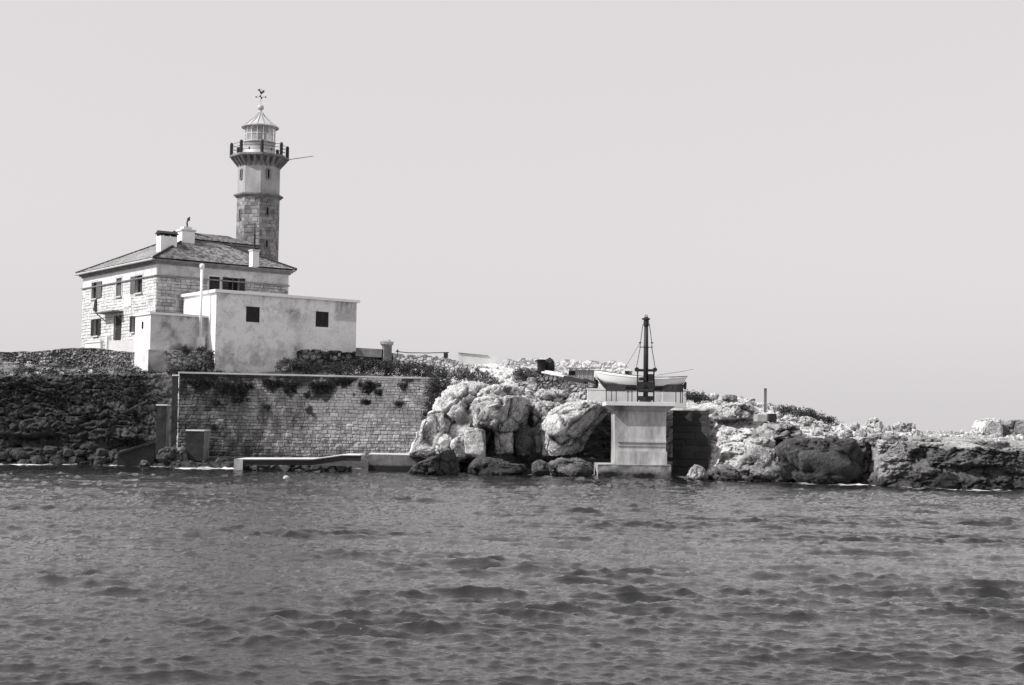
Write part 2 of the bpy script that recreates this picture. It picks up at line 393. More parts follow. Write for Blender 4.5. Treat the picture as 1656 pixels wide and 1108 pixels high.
def build_sea():
    dep = np.concatenate([np.arange(700, 180, -1.0), np.arange(180, 64, -.45), np.geomspace(64, 1.0, 60)])     # px below the horizon
    Ys = CAMH * F / dep; nc = 1000
    s = np.linspace(-0.62, 0.62, nc)
    Ym, Sm = np.meshgrid(Ys, s, indexing='ij'); X = Sm * (Ym + 14); Yv = Ym
    A = [ocean_tile(1024, 41.0, 1.75, 3, 5.0), ocean_tile(1024, 23.7, 1.1, 5, 2.5), ocean_tile(512, 10.3, .72, 9, 1.6)]
    x2 = X * .92 - Yv * .39; y2 = X * .39 + Yv * .92
    gust = 1 + 0.45 * fbm(np.stack([X.ravel() * .6, Yv.ravel() * 1.0, X.ravel() * 0], 1), 0.05, 3).reshape(X.shape)
    far = 1 / (1 + (np.maximum(Yv - 120, 0) / 60) ** 2)
    grp = sstep(-.25, .45, fbm(np.stack([X.ravel() * .55, Yv.ravel(), X.ravel() * 0 + 3], 1), 0.22, 3)).reshape(X.shape)
    a1 = 0.041 * gust * far * (.40 + .95 * grp); a2 = 0.010 * (2 - gust) * far * (.6 + .6 * grp); a3 = .0080 * far * (1.3 - .5 * grp)
    x3 = X * .97 + Yv * .24; y3 = -X * .24 + Yv * .97
    h = a1 * samp(A[0][0], X, Yv, 41.) + a2 * samp(A[1][0], x2, y2, 23.7) + a3 * samp(A[2][0], x3, y3, 10.3)
    dx = a1 * samp(A[0][1], X, Yv, 41.) + a2 * samp(A[1][1], x2, y2, 23.7) + a3 * samp(A[2][1], x3, y3, 10.3)
    dy = a1 * samp(A[0][2], X, Yv, 41.) + a2 * samp(A[1][2], x2, y2, 23.7) + a3 * samp(A[2][2], x3, y3, 10.3)
    V = np.stack([X - dx * 0.95, Yv - dy * 0.95, h], -1)
    px = CX + F * (X / Yv); sh = shore_y(px) - 0.15
    P3 = np.stack([X.ravel(), Yv.ravel(), X.ravel() * 0], 1)
    nn = fbm(P3 * (1.0, 1.4, 1), 0.8, 4).reshape(X.shape); n0 = fbm(P3, 0.12, 2).reshape(X.shape)
    foam = sstep(2.6, 0.2, np.abs(sh - Yv - .8)) * sstep(0.0, 0.25, nn + n0 * .9) * (Yv < sh + 3)
    me = np_mesh('sea', V.reshape(-1, 3), gridfaces(len(Ys), nc), foam.ravel(), True)
    m = bpy.data.materials.new('sea_water'); m.use_nodes = True; t = m.node_tree; N = t.nodes; K = t.links.new
    b = N['Principled BSDF']; b.inputs['Roughness'].default_value = 0.12; b.inputs['IOR'].default_value = 1.52
    b.inputs['Base Color'].default_value = G(0.02)
    at = N.new('ShaderNodeAttribute'); at.attribute_name = 'tone'
    mix = N.new('ShaderNodeMix'); mix.data_type = 'RGBA'; mix.inputs[6].default_value = G(0.010); mix.inputs[7].default_value = G(0.75)
    K(at.outputs['Fac'], mix.inputs[0]); K(mix.outputs[2], b.inputs['Base Color'])
    mr = N.new('ShaderNodeMapRange'); mr.inputs[3].default_value = 0.03; mr.inputs[4].default_value = 0.9; K(at.outputs['Fac'], mr.inputs[0]); K(mr.outputs[0], b.inputs['Roughness'])
    g = N.new('ShaderNodeNewGeometry'); mp = N.new('ShaderNodeMapping'); mp.inputs['Scale'].default_value = (1, 1.6, 1)
    K(g.outputs['Position'], mp.inputs[0])
    n = N.new('ShaderNodeTexNoise'); n.inputs['Scale'].default_value = 7.0; n.inputs['Detail'].default_value = 7; n.inputs['Roughness'].default_value = 0.62
    K(mp.outputs[0], n.inputs[0])
    bu = N.new('ShaderNodeBump'); bu.inputs['Strength'].default_value = 1.0; bu.inputs['Distance'].default_value = 0.022
    K(n.outputs[0], bu.inputs['Height']); K(bu.outputs[0], b.inputs['Normal'])
    o = link('sea', me, m); tag(o, kind='structure')
build_sea()

# ================================================================== ROCKS
def ico(sub):
    import bmesh
    b = bmesh.new(); bmesh.ops.create_icosphere(b, subdivisions=sub, radius=1)
    V = np.array([v.co[:] for v in b.verts]); Fc = np.array([[v.index for v in f.verts] for f in b.faces]); b.free(); return V, Fc
ICO = {k: ico(k) for k in (3, 4, 5, 6)}
def rock(label, poly, Y, depth, tone=0.6, cat='boulder', group=None, e=0.5, na=1.0, sub=6, wet=True, name='boulder', seed=None, wetz=0.9, cuts=14, pit=.5, planes=()):
    """boulder with a measured front outline, standing at distance Y with real depth"""
    pts = [P(x, y, Y) for x, y in poly]
    cx = (min(p.x for p in pts) + max(p.x for p in pts)) / 2; cz = (min(p.z for p in pts) + max(p.z for p in pts)) / 2
    th, rr = [], []
    n = len(pts)
    for i in range(n):                                          # densify the outline, then polar
        a, b = pts[i], pts[(i + 1) % n]
        for k in range(12):
            q = a.lerp(b, k / 12); th.append(math.atan2(q.z - cz, q.x - cx)); rr.append(math.hypot(q.x - cx, q.z - cz))
    o = np.argsort(th); th = np.array(th)[o]; rr = np.array(rr)[o]
    th = np.concatenate([th - 2 * np.pi, th, th + 2 * np.pi]); rr = np.tile(rr, 3)
    D, Fc = ICO[sub]
    t = np.arctan2(D[:, 2], D[:, 0]); r = np.interp(t, th, rr)
    r = 0.5 * r + 0.25 * (np.interp(t - .04, th, rr) + np.interp(t + .04, th, rr))
    lat = np.abs(D[:, 1]); s = np.sqrt(np.maximum(1 - lat ** 2, 0))
    rad = s ** e
    V = np.stack([cx + np.cos(t) * r * rad, Y + depth / 2 + np.sign(D[:, 1]) * lat ** (0.8) * depth / 2, cz + np.sin(t) * r * rad], 1)
    size = np.mean(rr)
    rg = np.random.default_rng(int(abs(cx * 131 + cz * 17)) + 5); c0 = np.array([cx, Y + depth / 2, cz])
    for _ in range(cuts):                                       # broken faces: planes that shave corners off
        nv = rg.normal(0, 1, 3) * (1, .8, .8); nv[1] = -abs(nv[1]) if rg.random() < .75 else nv[1]; nv /= np.linalg.norm(nv)
        q = (V - c0) @ nv; h = np.quantile(q, rg.uniform(.93, .985)); V = V - np.outer(np.maximum(q - h, 0) * .92, nv)
    for (a_, b_, c_, q_) in planes:
        nv = np.array([a_, b_, c_]); nv = nv / np.linalg.norm(nv); q = (V - c0) @ nv; h = np.quantile(q, q_); V = V - np.outer(np.maximum(q - h, 0) * .97, nv)
    sd = seed if seed is not None else (cx * 1.7 + cz * 3.1)
    Q = V + np.array([sd, 0, -sd])
    n1 = fbm(Q, 0.55 / max(size, .5) * 1.6, 4); n2 = fbm(Q, 1.5 / max(size, .5) ** .5, 5, .55, True); n3 = fbm(Q, 5, 3, .6)
    d1, d2, idv = worley(Q * (1, 1, 1.2) + n1[:, None] * .5, 1.0 / max(size, .5) ** .6)
    nrm = V - np.array([cx, Y + depth / 2, cz]); nrm /= np.linalg.norm(nrm, axis=1)[:, None] + 1e-9
    crack = -np.exp(-((d2 - d1) / 0.06) ** 2)
    k = min(size, 1.6) * 0.16 * na
    fl = fbm(Q * (2.6, 2.6, .45) + .3 * n1[:, None], 1.0, 5, .6, True)
    p1, p2, pid = worley(Q * (1, 1, .8) + .25 * n3[:, None], 2.6); pits = np.exp(-(p1 / .33) ** 2) * sstep(-.25, .35, n1 + .5 * n2) * pit
    f2 = fbm(Q * (1.4, 1, .8), 2.8, 5, .65, True)
    crack = -np.exp(-((d2 - d1) / 0.09) ** 2) * sstep(-.3, .2, n1 + .1)
    disp = k * (0.35 * n1 + 0.8 * n2 + .9 * (idv - .5) + 1.2 * crack) + min(size, 1) * na * (.12 * n3 + .20 * f2 + .14 * fl - .26 * pits)
    V = V + nrm * disp[:, None]
    crk2 = -np.exp(-((p2 - p1) / 0.055) ** 2) * sstep(-.2, .25, n2); V = V + nrm * (.07 * min(size, 1) * na * crk2)[:, None]
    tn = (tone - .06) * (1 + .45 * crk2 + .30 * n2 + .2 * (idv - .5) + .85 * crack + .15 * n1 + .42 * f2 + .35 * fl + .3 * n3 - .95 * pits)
    if wet:
        w = 1 - sstep(wetz * .3, wetz, V[:, 2] + .3 * n1); tn = tn * (1 - .85 * w) + .02 * w
    base = Vector((cx, Y + depth / 2, V[:, 2].min()))
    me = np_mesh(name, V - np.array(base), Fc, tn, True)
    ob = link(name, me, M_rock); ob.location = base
    tag(ob, label, cat, group); return ob
GB = 'big boulders of the landing'
rock('big pitted pale limestone rock mass right of the retaining wall', [(700,642),(722,626),(742,620),(775,621),(800,632),(806,660),(792,700),(778,735),(745,747),(705,745),(690,736),(699,702),(706,668),(692,655)], 102, 6, .74, group=GB, na=1.25)
rock('white stepped slab leaning between retaining wall and pitted rock mass', [(658,740),(666,714),(671,712),(673,699),(679,697),(681,681),(688,679),(690,667),(702,662),(715,662),(718,690),(712,741)], 100.9, 3.0, .95, cat='rock slab', group=GB, na=.45, e=.2, sub=6, cuts=2, pit=.2, name='rock_slab')
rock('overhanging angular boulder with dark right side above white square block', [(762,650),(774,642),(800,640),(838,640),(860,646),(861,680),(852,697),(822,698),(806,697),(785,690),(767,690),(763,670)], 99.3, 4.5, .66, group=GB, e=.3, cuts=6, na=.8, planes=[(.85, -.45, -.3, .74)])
rock('white square rock block under the overhanging boulder', [(750,692),(784,693),(785,740),(768,741),(751,734)], 100, 3.2, .84, group=GB, e=.12, na=.35, sub=5, cuts=0, pit=.15)
rock('small upright pale block in the shaded gap under overhang', [(801,699),(829,699),(830,734),(800,736)], 100.6, 2.2, .62, group=GB, e=.2, na=.5, sub=5, cuts=4, pit=.2)
rock('streaked upright boulder between overhang and round boulder', [(862,655),(880,648),(905,652),(922,660),(908,680),(902,692),(866,692)], 101.2, 3.5, .55, group=GB, e=.4)
rock('dark narrow rock under the streaked upright boulder', [(860,693),(884,691),(887,720),(880,740),(862,740)], 101.4, 2.5, .25, group=GB, e=.4, sub=5)
rock('big rounded pale boulder left of the crane platform', [(875,700),(884,676),(893,662),(915,652),(950,647),(975,650),(993,661),(985,670),(968,692),(958,708),(948,733),(915,737),(880,739),(873,722)], 98.8, 5.5, .74, group=GB, e=.4, cuts=4, na=.8, planes=[(.72, -.4, -.58, .72)])
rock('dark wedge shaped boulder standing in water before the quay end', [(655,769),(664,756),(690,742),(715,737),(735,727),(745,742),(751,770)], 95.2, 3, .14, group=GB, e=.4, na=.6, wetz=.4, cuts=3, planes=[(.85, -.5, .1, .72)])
rock('long low dark rock under the white square block', [(748,750),(775,739),(800,745),(830,752),(862,750),(864,772),(750,772)], 97.0, 3.5, .14, group=GB, sub=5)
rock('small dark knob of rock below the streaked boulder', [(860,750),(871,743),(885,749),(893,771),(860,771)], 96.0, 1.6, .2, group=GB, sub=5, na=.7, wetz=.5)
rock('flat dark rock at water left of platform footing', [(882,752),(910,741),(940,745),(964,752),(968,773),(886,773)], 96.4, 3, .24, group=GB, sub=5, wetz=.4)
rock('pale pyramid shaped rock at water right of platform footing', [(1108,782),(1126,752),(1140,756),(1154,781)], 92.2, 2.2, .52, group=GB, sub=5, na=.7, wetz=.3)
rock('low dark rounded rock right of the pyramid shaped rock', [(1148,782),(1156,758),(1182,753),(1212,770),(1222,783)], 91.8, 2.5, .26, group=GB, sub=5, wetz=.5)
rock('square pale block wedged in the cliff above bulging rock', [(1208,712),(1240,708),(1262,713),(1246,738),(1215,744)], 92.2, 2.5, .62, group=GB, e=.3, na=.7, sub=5)
rock('bulging grey rock at water right of the fissured rock', [(1190,758),(1212,742),(1235,727),(1270,728),(1300,740),(1306,784),(1215,782)], 90.4, 3, .38, group=GB, wetz=.6)
rock('broad flat topped dark cliff block at the water', [(1262,728),(1278,712),(1340,709),(1400,710),(1407,720),(1408,787),(1300,785),(1268,765)], 88.8, 4.5, .15, group=GB, e=.25, na=1.1)
rock('sloping grey slab above the square wedged block', [(1222,698),(1250,682),(1290,686),(1330,705),(1280,712),(1225,712)], 93.5, 3.5, .46, cat='rock slab', group=GB, name='rock_slab', sub=5)
rock('pale slab under the weathered concrete block on the slope', [(1160,668),(1185,652),(1225,652),(1240,664),(1215,676),(1165,680)], 96.5, 4, .6, cat='rock slab', group=GB, name='rock_slab', sub=5)
rock('pale rounded rock above the gap beside streaked boulder', [(858,640),(875,630),(915,630),(938,640),(930,656),(870,656)], 103, 4, .62, group=GB, sub=5)
rock('pale rock lying left of the white parapet', [(915,648),(925,637),(945,634),(958,642),(955,655),(920,656)], 102, 3, .62, group=GB, sub=5)
rock('big square rough white rock at the right edge', [(1586,712),(1588,690),(1594,679),(1622,677),(1632,682),(1632,712)], 94.5, 2.4, .86, cat='rock block', group=None, e=.15, na=.6, sub=6, wet=False, cuts=2, pit=.3, planes=[(.9, -.4, 0, .86)])
rock('pale rock with dark right side behind square white rock', [(1624,712),(1626,684),(1640,680),(1668,682),(1700,686),(1704,712)], 95.6, 2.4, .42, cat='rock block', group=None, e=.2, na=.8, sub=6, wet=False, cuts=4)  # lower tone paints the shaded right part of the square block
rock('pale broken rock wedged between leaning slab and pitted mass', [(705,744),(704,715),(716,700),(732,706),(738,742)], 100.4, 2.4, .74, group=GB, e=.3, sub=5)
rock('broken pale rock left of the white square block', [(732,744),(728,716),(744,702),(756,712),(758,742)], 100.0, 2.2, .70, group=GB, e=.3, sub=5)
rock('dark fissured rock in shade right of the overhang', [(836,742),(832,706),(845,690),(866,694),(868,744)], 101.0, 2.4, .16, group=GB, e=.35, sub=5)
rock('pale weathered rock above the overhanging boulder', [(770,646),(776,630),(800,622),(834,624),(846,636),(842,650)], 101.5, 4, .72, group=GB, e=.4, sub=5)
rock('jagged pale ledge rock right of the cliff seam', [(1412,722),(1414,708),(1430,702),(1470,706),(1478,720)], 88.3, 3, .44, cat='rock slab', group=GB, name='rock_slab', e=.35, sub=5, wet=False)
rock('long cracked ledge slab above the dark hole', [(1466,726),(1474,712),(1510,709),(1548,714),(1552,727)], 88.2, 3, .36, cat='rock slab', group=GB, name='rock_slab', e=.35, sub=5, wet=False)
rock('low grey ledge slab near the right edge', [(1560,730),(1566,718),(1600,714),(1650,717),(1662,731)], 87.2, 3, .32, cat='rock slab', group=GB, name='rock_slab', e=.35, sub=5, wet=False)
rock('dark fallen rock at water below the right cliff', [(1500,794),(1508,770),(1540,764),(1566,774),(1574,796)], 85.0, 2, .08, group=GB, e=.4, sub=5, wetz=.8)
rock('dark low rock at water below the pale seam', [(1412,790),(1418,766),(1436,760),(1456,772),(1462,791)], 86.8, 2, .2, group=GB, e=.4, sub=5, wetz=.6)
GL = 'boulders lying on the rock ledge'
LED = [
 ('half shaded boulder at left end of the ledge pile', 1396,702,24,13,92,.6), ('tall pale boulder topping the ledge pile', 1418,686,32,19,97,.7),
 ('small boulder in front of the tall pale boulder', 1419,698,17,11,94,.62), ('grey boulder right of the tall pale boulder', 1437,693,16,11,96,.6),
 ('wide shaded boulder at the back of the ledge pile', 1466,691,38,17,97,.6), ('broad white boulder at the front of ledge pile', 1444,706,27,15,91,.74),
 ('low white boulder leaning on broad white boulder', 1420,708,24,10,90.5,.7), ('pale boulder right of the broad white boulder', 1465,706,20,11,91.5,.66),
 ('white egg shaped boulder with dark underside', 1485,703,24,18,91.5,.74), ('small dark capped rock beside egg shaped boulder', 1504,701,12,9,95,.5),
 ('small white rock right of egg shaped boulder', 1507,708,12,9,92,.74), ('pointed pale rock alone on the ledge', 1535,700,17,9,96,.66),
 ('tilted rock with dark hollow beside pointed rock', 1553,702,17,9,95,.52), ('pale rock left of the square white rock', 1581,699,17,11,96,.68),
 ('dark flat rock below the square white rock corner', 1572,711,20,8,91,.42), ('low white rock at foot of square white rock', 1598,712,22,7,91,.74),
 ('white rock below the dark sided rock at right edge', 1640,708,22,8,94,.72), ('flat shelf rock at right edge below square rock', 1622,716,40,7,89,.6),
 ('dark rock on slope left of ledge pile', 1372,701,20,10,92,.45), ('pale rock above the dark cliff block', 1345,704,20,12,92,.66),
 ('small pale stone near the slope foot', 1322,699,16,10,94,.66), ('pale rock on crest beside the ledge pile', 1385,688,18,9,99,.68),
 ('shaded rock on crest before the dark mound', 1257,660,12,10,103,.42), ('dark round rock on the sloping crest', 1283,661,15,12,102,.3),
 ('pale block on the upper slope', 1305,678,22,9,98,.66), ('white stone on the crest right of lone post', 1262,669,12,7,101,.75),
 ('white rock on crest left of the lone post', 1156,640,18,9,107,.8), ('low rock on crest nearest the lone post', 1215,647,18,7,105,.72),
 ('dark flat rock on crest between two white ones', 1182,642,28,8,106,.34), ('grey rock in the middle of slope', 1336,690,18,8,96,.56),
]
for (lb, cx_, cy_, w_, h_, Y_, tn_) in LED:
    rr_ = random.Random(int(cx_ * 7)); n_ = 9; poly = []
    for k in range(n_):
        a = 2 * math.pi * k / n_; q = rr_.uniform(.82, 1.08)
        poly.append((cx_ + w_ / 2 * q * math.copysign(abs(math.cos(a)) ** .7, math.cos(a)), cy_ + 2 + (h_ / 2 + 2) * q * math.copysign(abs(math.sin(a)) ** .7, math.sin(a))))
    rock(lb, poly, Y_, w_ / 25 * .95, tn_, group=GL, sub=5 if w_ > 20 else 4, wet=False, na=1.3, name='boulder')

# loose rubble too small and many to count
def rubble(name, label, pts, smin, smax, tonev, rngseed, mat=M_rock):
    r = np.random.default_rng(rngseed); D, Fc = ICO[3]; D = D[:42] if False else D
    import bmesh
    b = bmesh.new(); bmesh.ops.create_icosphere(b, subdivisions=2, radius=1)
    D = np.array([v.co[:] for v in b.verts]); Fc = np.array([[v.index for v in f.verts] for f in b.faces]); b.free()
    Vs, Fs, Ts = [], [], []
    for k, p in enumerate(pts):
        s = smin + (smax - smin) * r.random() ** 2.2
        ax = r.uniform(.6, 1.25, 3) * s * (1, 1, .75)
        v = D.copy(); nv = hsh(np.round(D[:, 0] * 2), np.round(D[:, 1] * 2), np.round(D[:, 2] * 2), k % 97)
        v = v * (0.75 + .45 * nv)[:, None]
        v = np.sign(v) * np.abs(v) ** .75 * ax
        a = r.uniform(0, 6.28); c, q = math.cos(a), math.sin(a)
        v = np.stack([v[:, 0] * c - v[:, 1] * q, v[:, 0] * q + v[:, 1] * c, v[:, 2]], 1)
        Vs.append(v + np.array(p)); Fs.append(Fc + k * len(D)); Ts.append(np.full(len(D), max(.015, tonev + r.uniform(-1, 1) * min(.2, tonev * .6))))
    me = np_mesh(name, np.concatenate(Vs), np.concatenate(Fs), np.concatenate(Ts), False)
    o = link(name, me, mat); tag(o, label, 'rubble', kind='stuff'); return o
def terrain_pts(n, x0, x1, r0_, r1_, seed, thr=None):
    r = np.random.default_rng(seed); ci = np.where((TPX >= x0) & (TPX <= x1))[0]; ri = np.where((TRS >= r0_) & (TRS <= r1_))[0]
    a = ri[r.integers(0, len(ri), n)]; b = ci[r.integers(0, len(ci), n)]
    p = TV[a, b] + r.normal(0, .05, (n, 3))
    if thr is not None: p = p[fbm(p + 11, .45, 3) > thr]
    return p
rp = np.concatenate([terrain_pts(500, 1130, 1400, 3.1, 5.0, 1, 0.0), terrain_pts(380, 1400, 1760, 3.9, 5.0, 8, 0.0), terrain_pts(500, 700, 1000, 3.2, 4.9, 2, -.1), terrain_pts(500, -100, 240, 3.2, 5, 3, 0.05)])
rubble('rubble', 'loose pale limestone rubble scattered over the island top', rp, .06, .34, .66, 5)
rp = np.concatenate([terrain_pts(500, -100, 400, 0.95, 1.4, 11, 0.0), terrain_pts(160, 600, 760, .95, 1.3, 12)])
rubble('shore_rubble', 'dark wet stones along the waterline under the cliff', rp, .12, .5, .045, 6)

# ================================================================== LEAVES
def leaves(name, centres, per, spread, size, mat, seed, tone=.4, flat=(1, 1, 1)):
    """centres: list of clump points; each gets a spray of small leaf faces"""
    r = np.random.default_rng(seed); C = np.repeat(np.asarray(centres, float), per, 0); n = len(C)
    ct = np.repeat(r.uniform(-.25, .25, len(centres)), per)
    d = r.normal(0, 1, (n, 3)); d /= np.linalg.norm(d, axis=1)[:, None]; p = C + d * (r.random(n) ** .5 * spread)[:, None] * np.array(flat)
    a = r.normal(0, 1, (n, 3)); a /= np.linalg.norm(a, axis=1)[:, None]; b = np.cross(a, r.normal(0, 1, (n, 3))); b /= np.linalg.norm(b, axis=1)[:, None]
    s = size * r.uniform(.6, 1.4, n)[:, None]
    V = np.stack([p - a * s, p + b * s * .45, p + a * s, p - b * s * .45], 1).reshape(-1, 3)
    Fq = np.arange(n * 4).reshape(n, 4); T = np.repeat(tone + ct + r.uniform(-.15, .15, n), 4)
    return np_mesh(name, V, Fq, T, False)
def bush(label, ells, n, per=26, spread=.28, size=.075, mat=None, seed=1, tone=.4, name='bush', cat='bush', group=None, stems=True):
    """ells: (px, py, Y, rx m, ry m, rz m) lobes"""
    r = np.random.default_rng(seed); cs = []
    tot = sum(e[3] * e[5] for e in ells)
    for (px, py, Y, rx, ry, rz) in ells:
        c = np.array(P(px, py, Y)); k = max(6, int(n * rx * rz / tot))
        d = r.normal(0, 1, (k, 3)); d /= np.linalg.norm(d, axis=1)[:, None]
        cs.append(c + d * (r.uniform(.35, 1, k) ** .6)[:, None] * np.array([rx, ry, rz]) * r.uniform(.8, 1.12, (k, 1)))
    cs = np.concatenate(cs); base = Vector((float(cs[:, 0].mean()), float(cs[:, 1].mean()), float(cs[:, 2].min())))
    t = thing(name, label, cat, base, group)
    link('foliage', leaves('foliage', cs, per, spread, size, mat or M_leaf, seed, tone), mat or M_leaf, t)
    if stems:
        m = MB()
        for k in range(7):
            q = cs[r.integers(0, len(cs))]; m.tube(base + Vector((r.uniform(-.2, .2), .1, -.1)), q, .03, .012, 5)
        m.build('stem', M_wood, t)
    return t

# ================================================================== MASONRY / PANELS
def masonry(u, v, course, blen, seed, joint=.022):
    r = np.random.default_rng(seed); hs = course * r.uniform(.75, 1.3, 200); ed = np.concatenate([[0], np.cumsum(hs)])
    v = v + 0.02 * np.sin(u * 1.3 + seed) + .012 * np.sin(u * 3.7)
    row = np.clip(np.searchsorted(ed, v) - 1, 0, 199); dv = np.minimum(v - ed[row], ed[row + 1] - v)
    bl = blen * (.7 + .6 * hsh(row, seed, 3)); x = u / bl + hsh(row, seed) * 7; col = np.floor(x)
    sh = (hsh(row, col, seed) - .5) * .5; sh1 = (hsh(row, col + 1, seed) - .5) * .5
    left = col + sh; right = col + 1 + sh1
    low = x < left; col2 = np.where(low, col - 1, np.where(x > right, col + 1, col))
    du = np.minimum(np.abs(x - left), np.abs(x - right)) * bl
    d = np.minimum(du, dv); return sstep(0, joint * 2, d), hsh(row, col2, seed, 5)
def panel(O, d, Wd, z0, z1, fn, step=.06, openings=(), reveal=.3, topz=None):
    """a wall face as a fine grid.  fn(u, z, P3) -> (outward displacement, tone).  outward = right-hand normal of d (toward camera for +dR)"""
    d = Vector(d).normalized(); n = Vector((d.y, -d.x, 0))
    us = list(np.linspace(0, Wd, max(2, int(Wd / step) + 1))); zs = list(np.linspace(z0, z1, max(2, int((z1 - z0) / step) + 1)))
    for (a, b, c, e) in openings: us += [a, b]; zs += [c, e]
    us = np.array(sorted(set(np.round(us, 4)))); zs = np.array(sorted(set(np.round(zs, 4))))
    U, Zg = np.meshgrid(us, zs); uf, zf = U.ravel(), Zg.ravel()
    B = np.array(O)[None, :2] + uf[:, None] * np.array(d)[None, :2]; P3 = np.stack([B[:, 0], B[:, 1], zf], 1)
    dsp, tn = fn(uf, zf, P3)
    edge = (uf < .001) | (uf > Wd - .001) ; dsp = np.where(edge, 0, dsp)
    V = P3 + dsp[:, None] * np.array(n)[None]
    um = (us[:-1] + us[1:]) / 2; zm = (zs[:-1] + zs[1:]) / 2; keep = np.ones((len(zs) - 1, len(us) - 1), bool)
    for (a, b, c, e) in openings:
        keep &= ~((zm[:, None] > c) & (zm[:, None] < e) & (um[None] > a) & (um[None] < b))
    Fq = gridfaces(len(zs), len(us)).reshape(len(zs) - 1, len(us) - 1, 4)[keep]
    Vl, Fl, Tl = [V], [Fq], [tn]; off = len(V)
    for (a, b, c, e) in openings:
        q = []
        for (uu, zz) in ((a, c), (b, c), (b, e), (a, e)):
            for dd in (0.0, -reveal): q.append(np.array(O) * (1, 1, 0) + np.array(d) * uu + np.array(n) * dd + np.array((0, 0, zz)))
        Vl.append(np.array(q)); Fl.append(np.array([(0, 1, 3, 2), (2, 3, 5, 4), (4, 5, 7, 6), (6, 7, 1, 0)]) + off); Tl.append(np.full(8, float(np.mean(tn)))); off += 8
    return np.concatenate(Vl), np.concatenate(Fl), np.concatenate(Tl)
def join_panels(name, ps, mat, parent, smooth=False):
    V, Fq, T, off = [], [], [], 0
    for (a, b, c) in ps: V.append(a); Fq.append(b + off); T.append(c); off += len(a)
    return link(name, np_mesh(name, np.concatenate(V), np.concatenate(Fq), np.concatenate(T), smooth), mat, parent)

ANG = math.radians(37.5)
dR = Vector((math.cos(ANG), math.sin(ANG), 0)); dL = Vector((-math.sin(ANG), math.cos(ANG), 0))
nR = Vector((dR.y, -dR.x, 0)); nL = -dR             # outward normals of the two seen sides
def uz(px, py, O, d):
    p = Ppl(px, py, O, d); return (p - O).dot(d), p.z

# ------------------------------------------------------------------ keeper's house
CW = P(254, 424, 116.4)                                   # near corner of the wall, at the eave
eave_z = CW.z; HB = 8.6
C0 = Vector((CW.x, CW.y, 0))
LR = uz(467, 440, C0, dR)[0]; LL = uz(135, 441, C0, dL)[0]
house = thing('keepers_house', "lighthouse keeper's two-storey stone house with hipped tiled roof", 'house', (C0.x, C0.y, HB))
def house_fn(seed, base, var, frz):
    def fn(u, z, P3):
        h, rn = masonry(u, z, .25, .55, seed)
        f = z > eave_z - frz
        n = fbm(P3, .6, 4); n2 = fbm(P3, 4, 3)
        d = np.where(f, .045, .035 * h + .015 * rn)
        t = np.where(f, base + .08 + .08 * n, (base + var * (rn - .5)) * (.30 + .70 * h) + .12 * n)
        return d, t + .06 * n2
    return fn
def shutter(name, O, d, n, u0_, u1_, z0_, z1_, off, mat, parent, ang=0, slats=True):
    """a louvred leaf hinged at u0_ swung outward by ang"""
    m = MB(); hp = O + d * u0_ + n * off; w = u1_ - u0_; sg = 1 if w > 0 else -1; dd = (d * sg * math.cos(ang) + n * math.sin(ang)); nn = Vector((dd.y, -dd.x, 0))
    if nn.dot(n) < 0: nn = -nn
    zc = (z0_ + z1_) / 2; hz = (z1_ - z0_) / 2; aw = abs(w)
    def B(ua, ub, za, zb, th): m.obox(hp + dd * ((ua + ub) / 2) + Z * ((za + zb) / 2), dd, nn, Z, (ub - ua) / 2, th / 2, (zb - za) / 2)
    st = .07
    B(0, st, z0_, z1_, .05); B(aw - st, aw, z0_, z1_, .05); B(st, aw - st, z0_, z0_ + st, .045); B(st, aw - st, z1_ - st, z1_, .045)
    B(st, aw - st, zc - st / 2, zc + st / 2, .045)
    k = z0_ + st
    while k < z1_ - st - .05: B(st, aw - st, k + .005, k + .045, .02); k += .06
    B(st, aw - st, z0_ + st, z1_ - st, .008)
    return m.build(name, mat, parent)
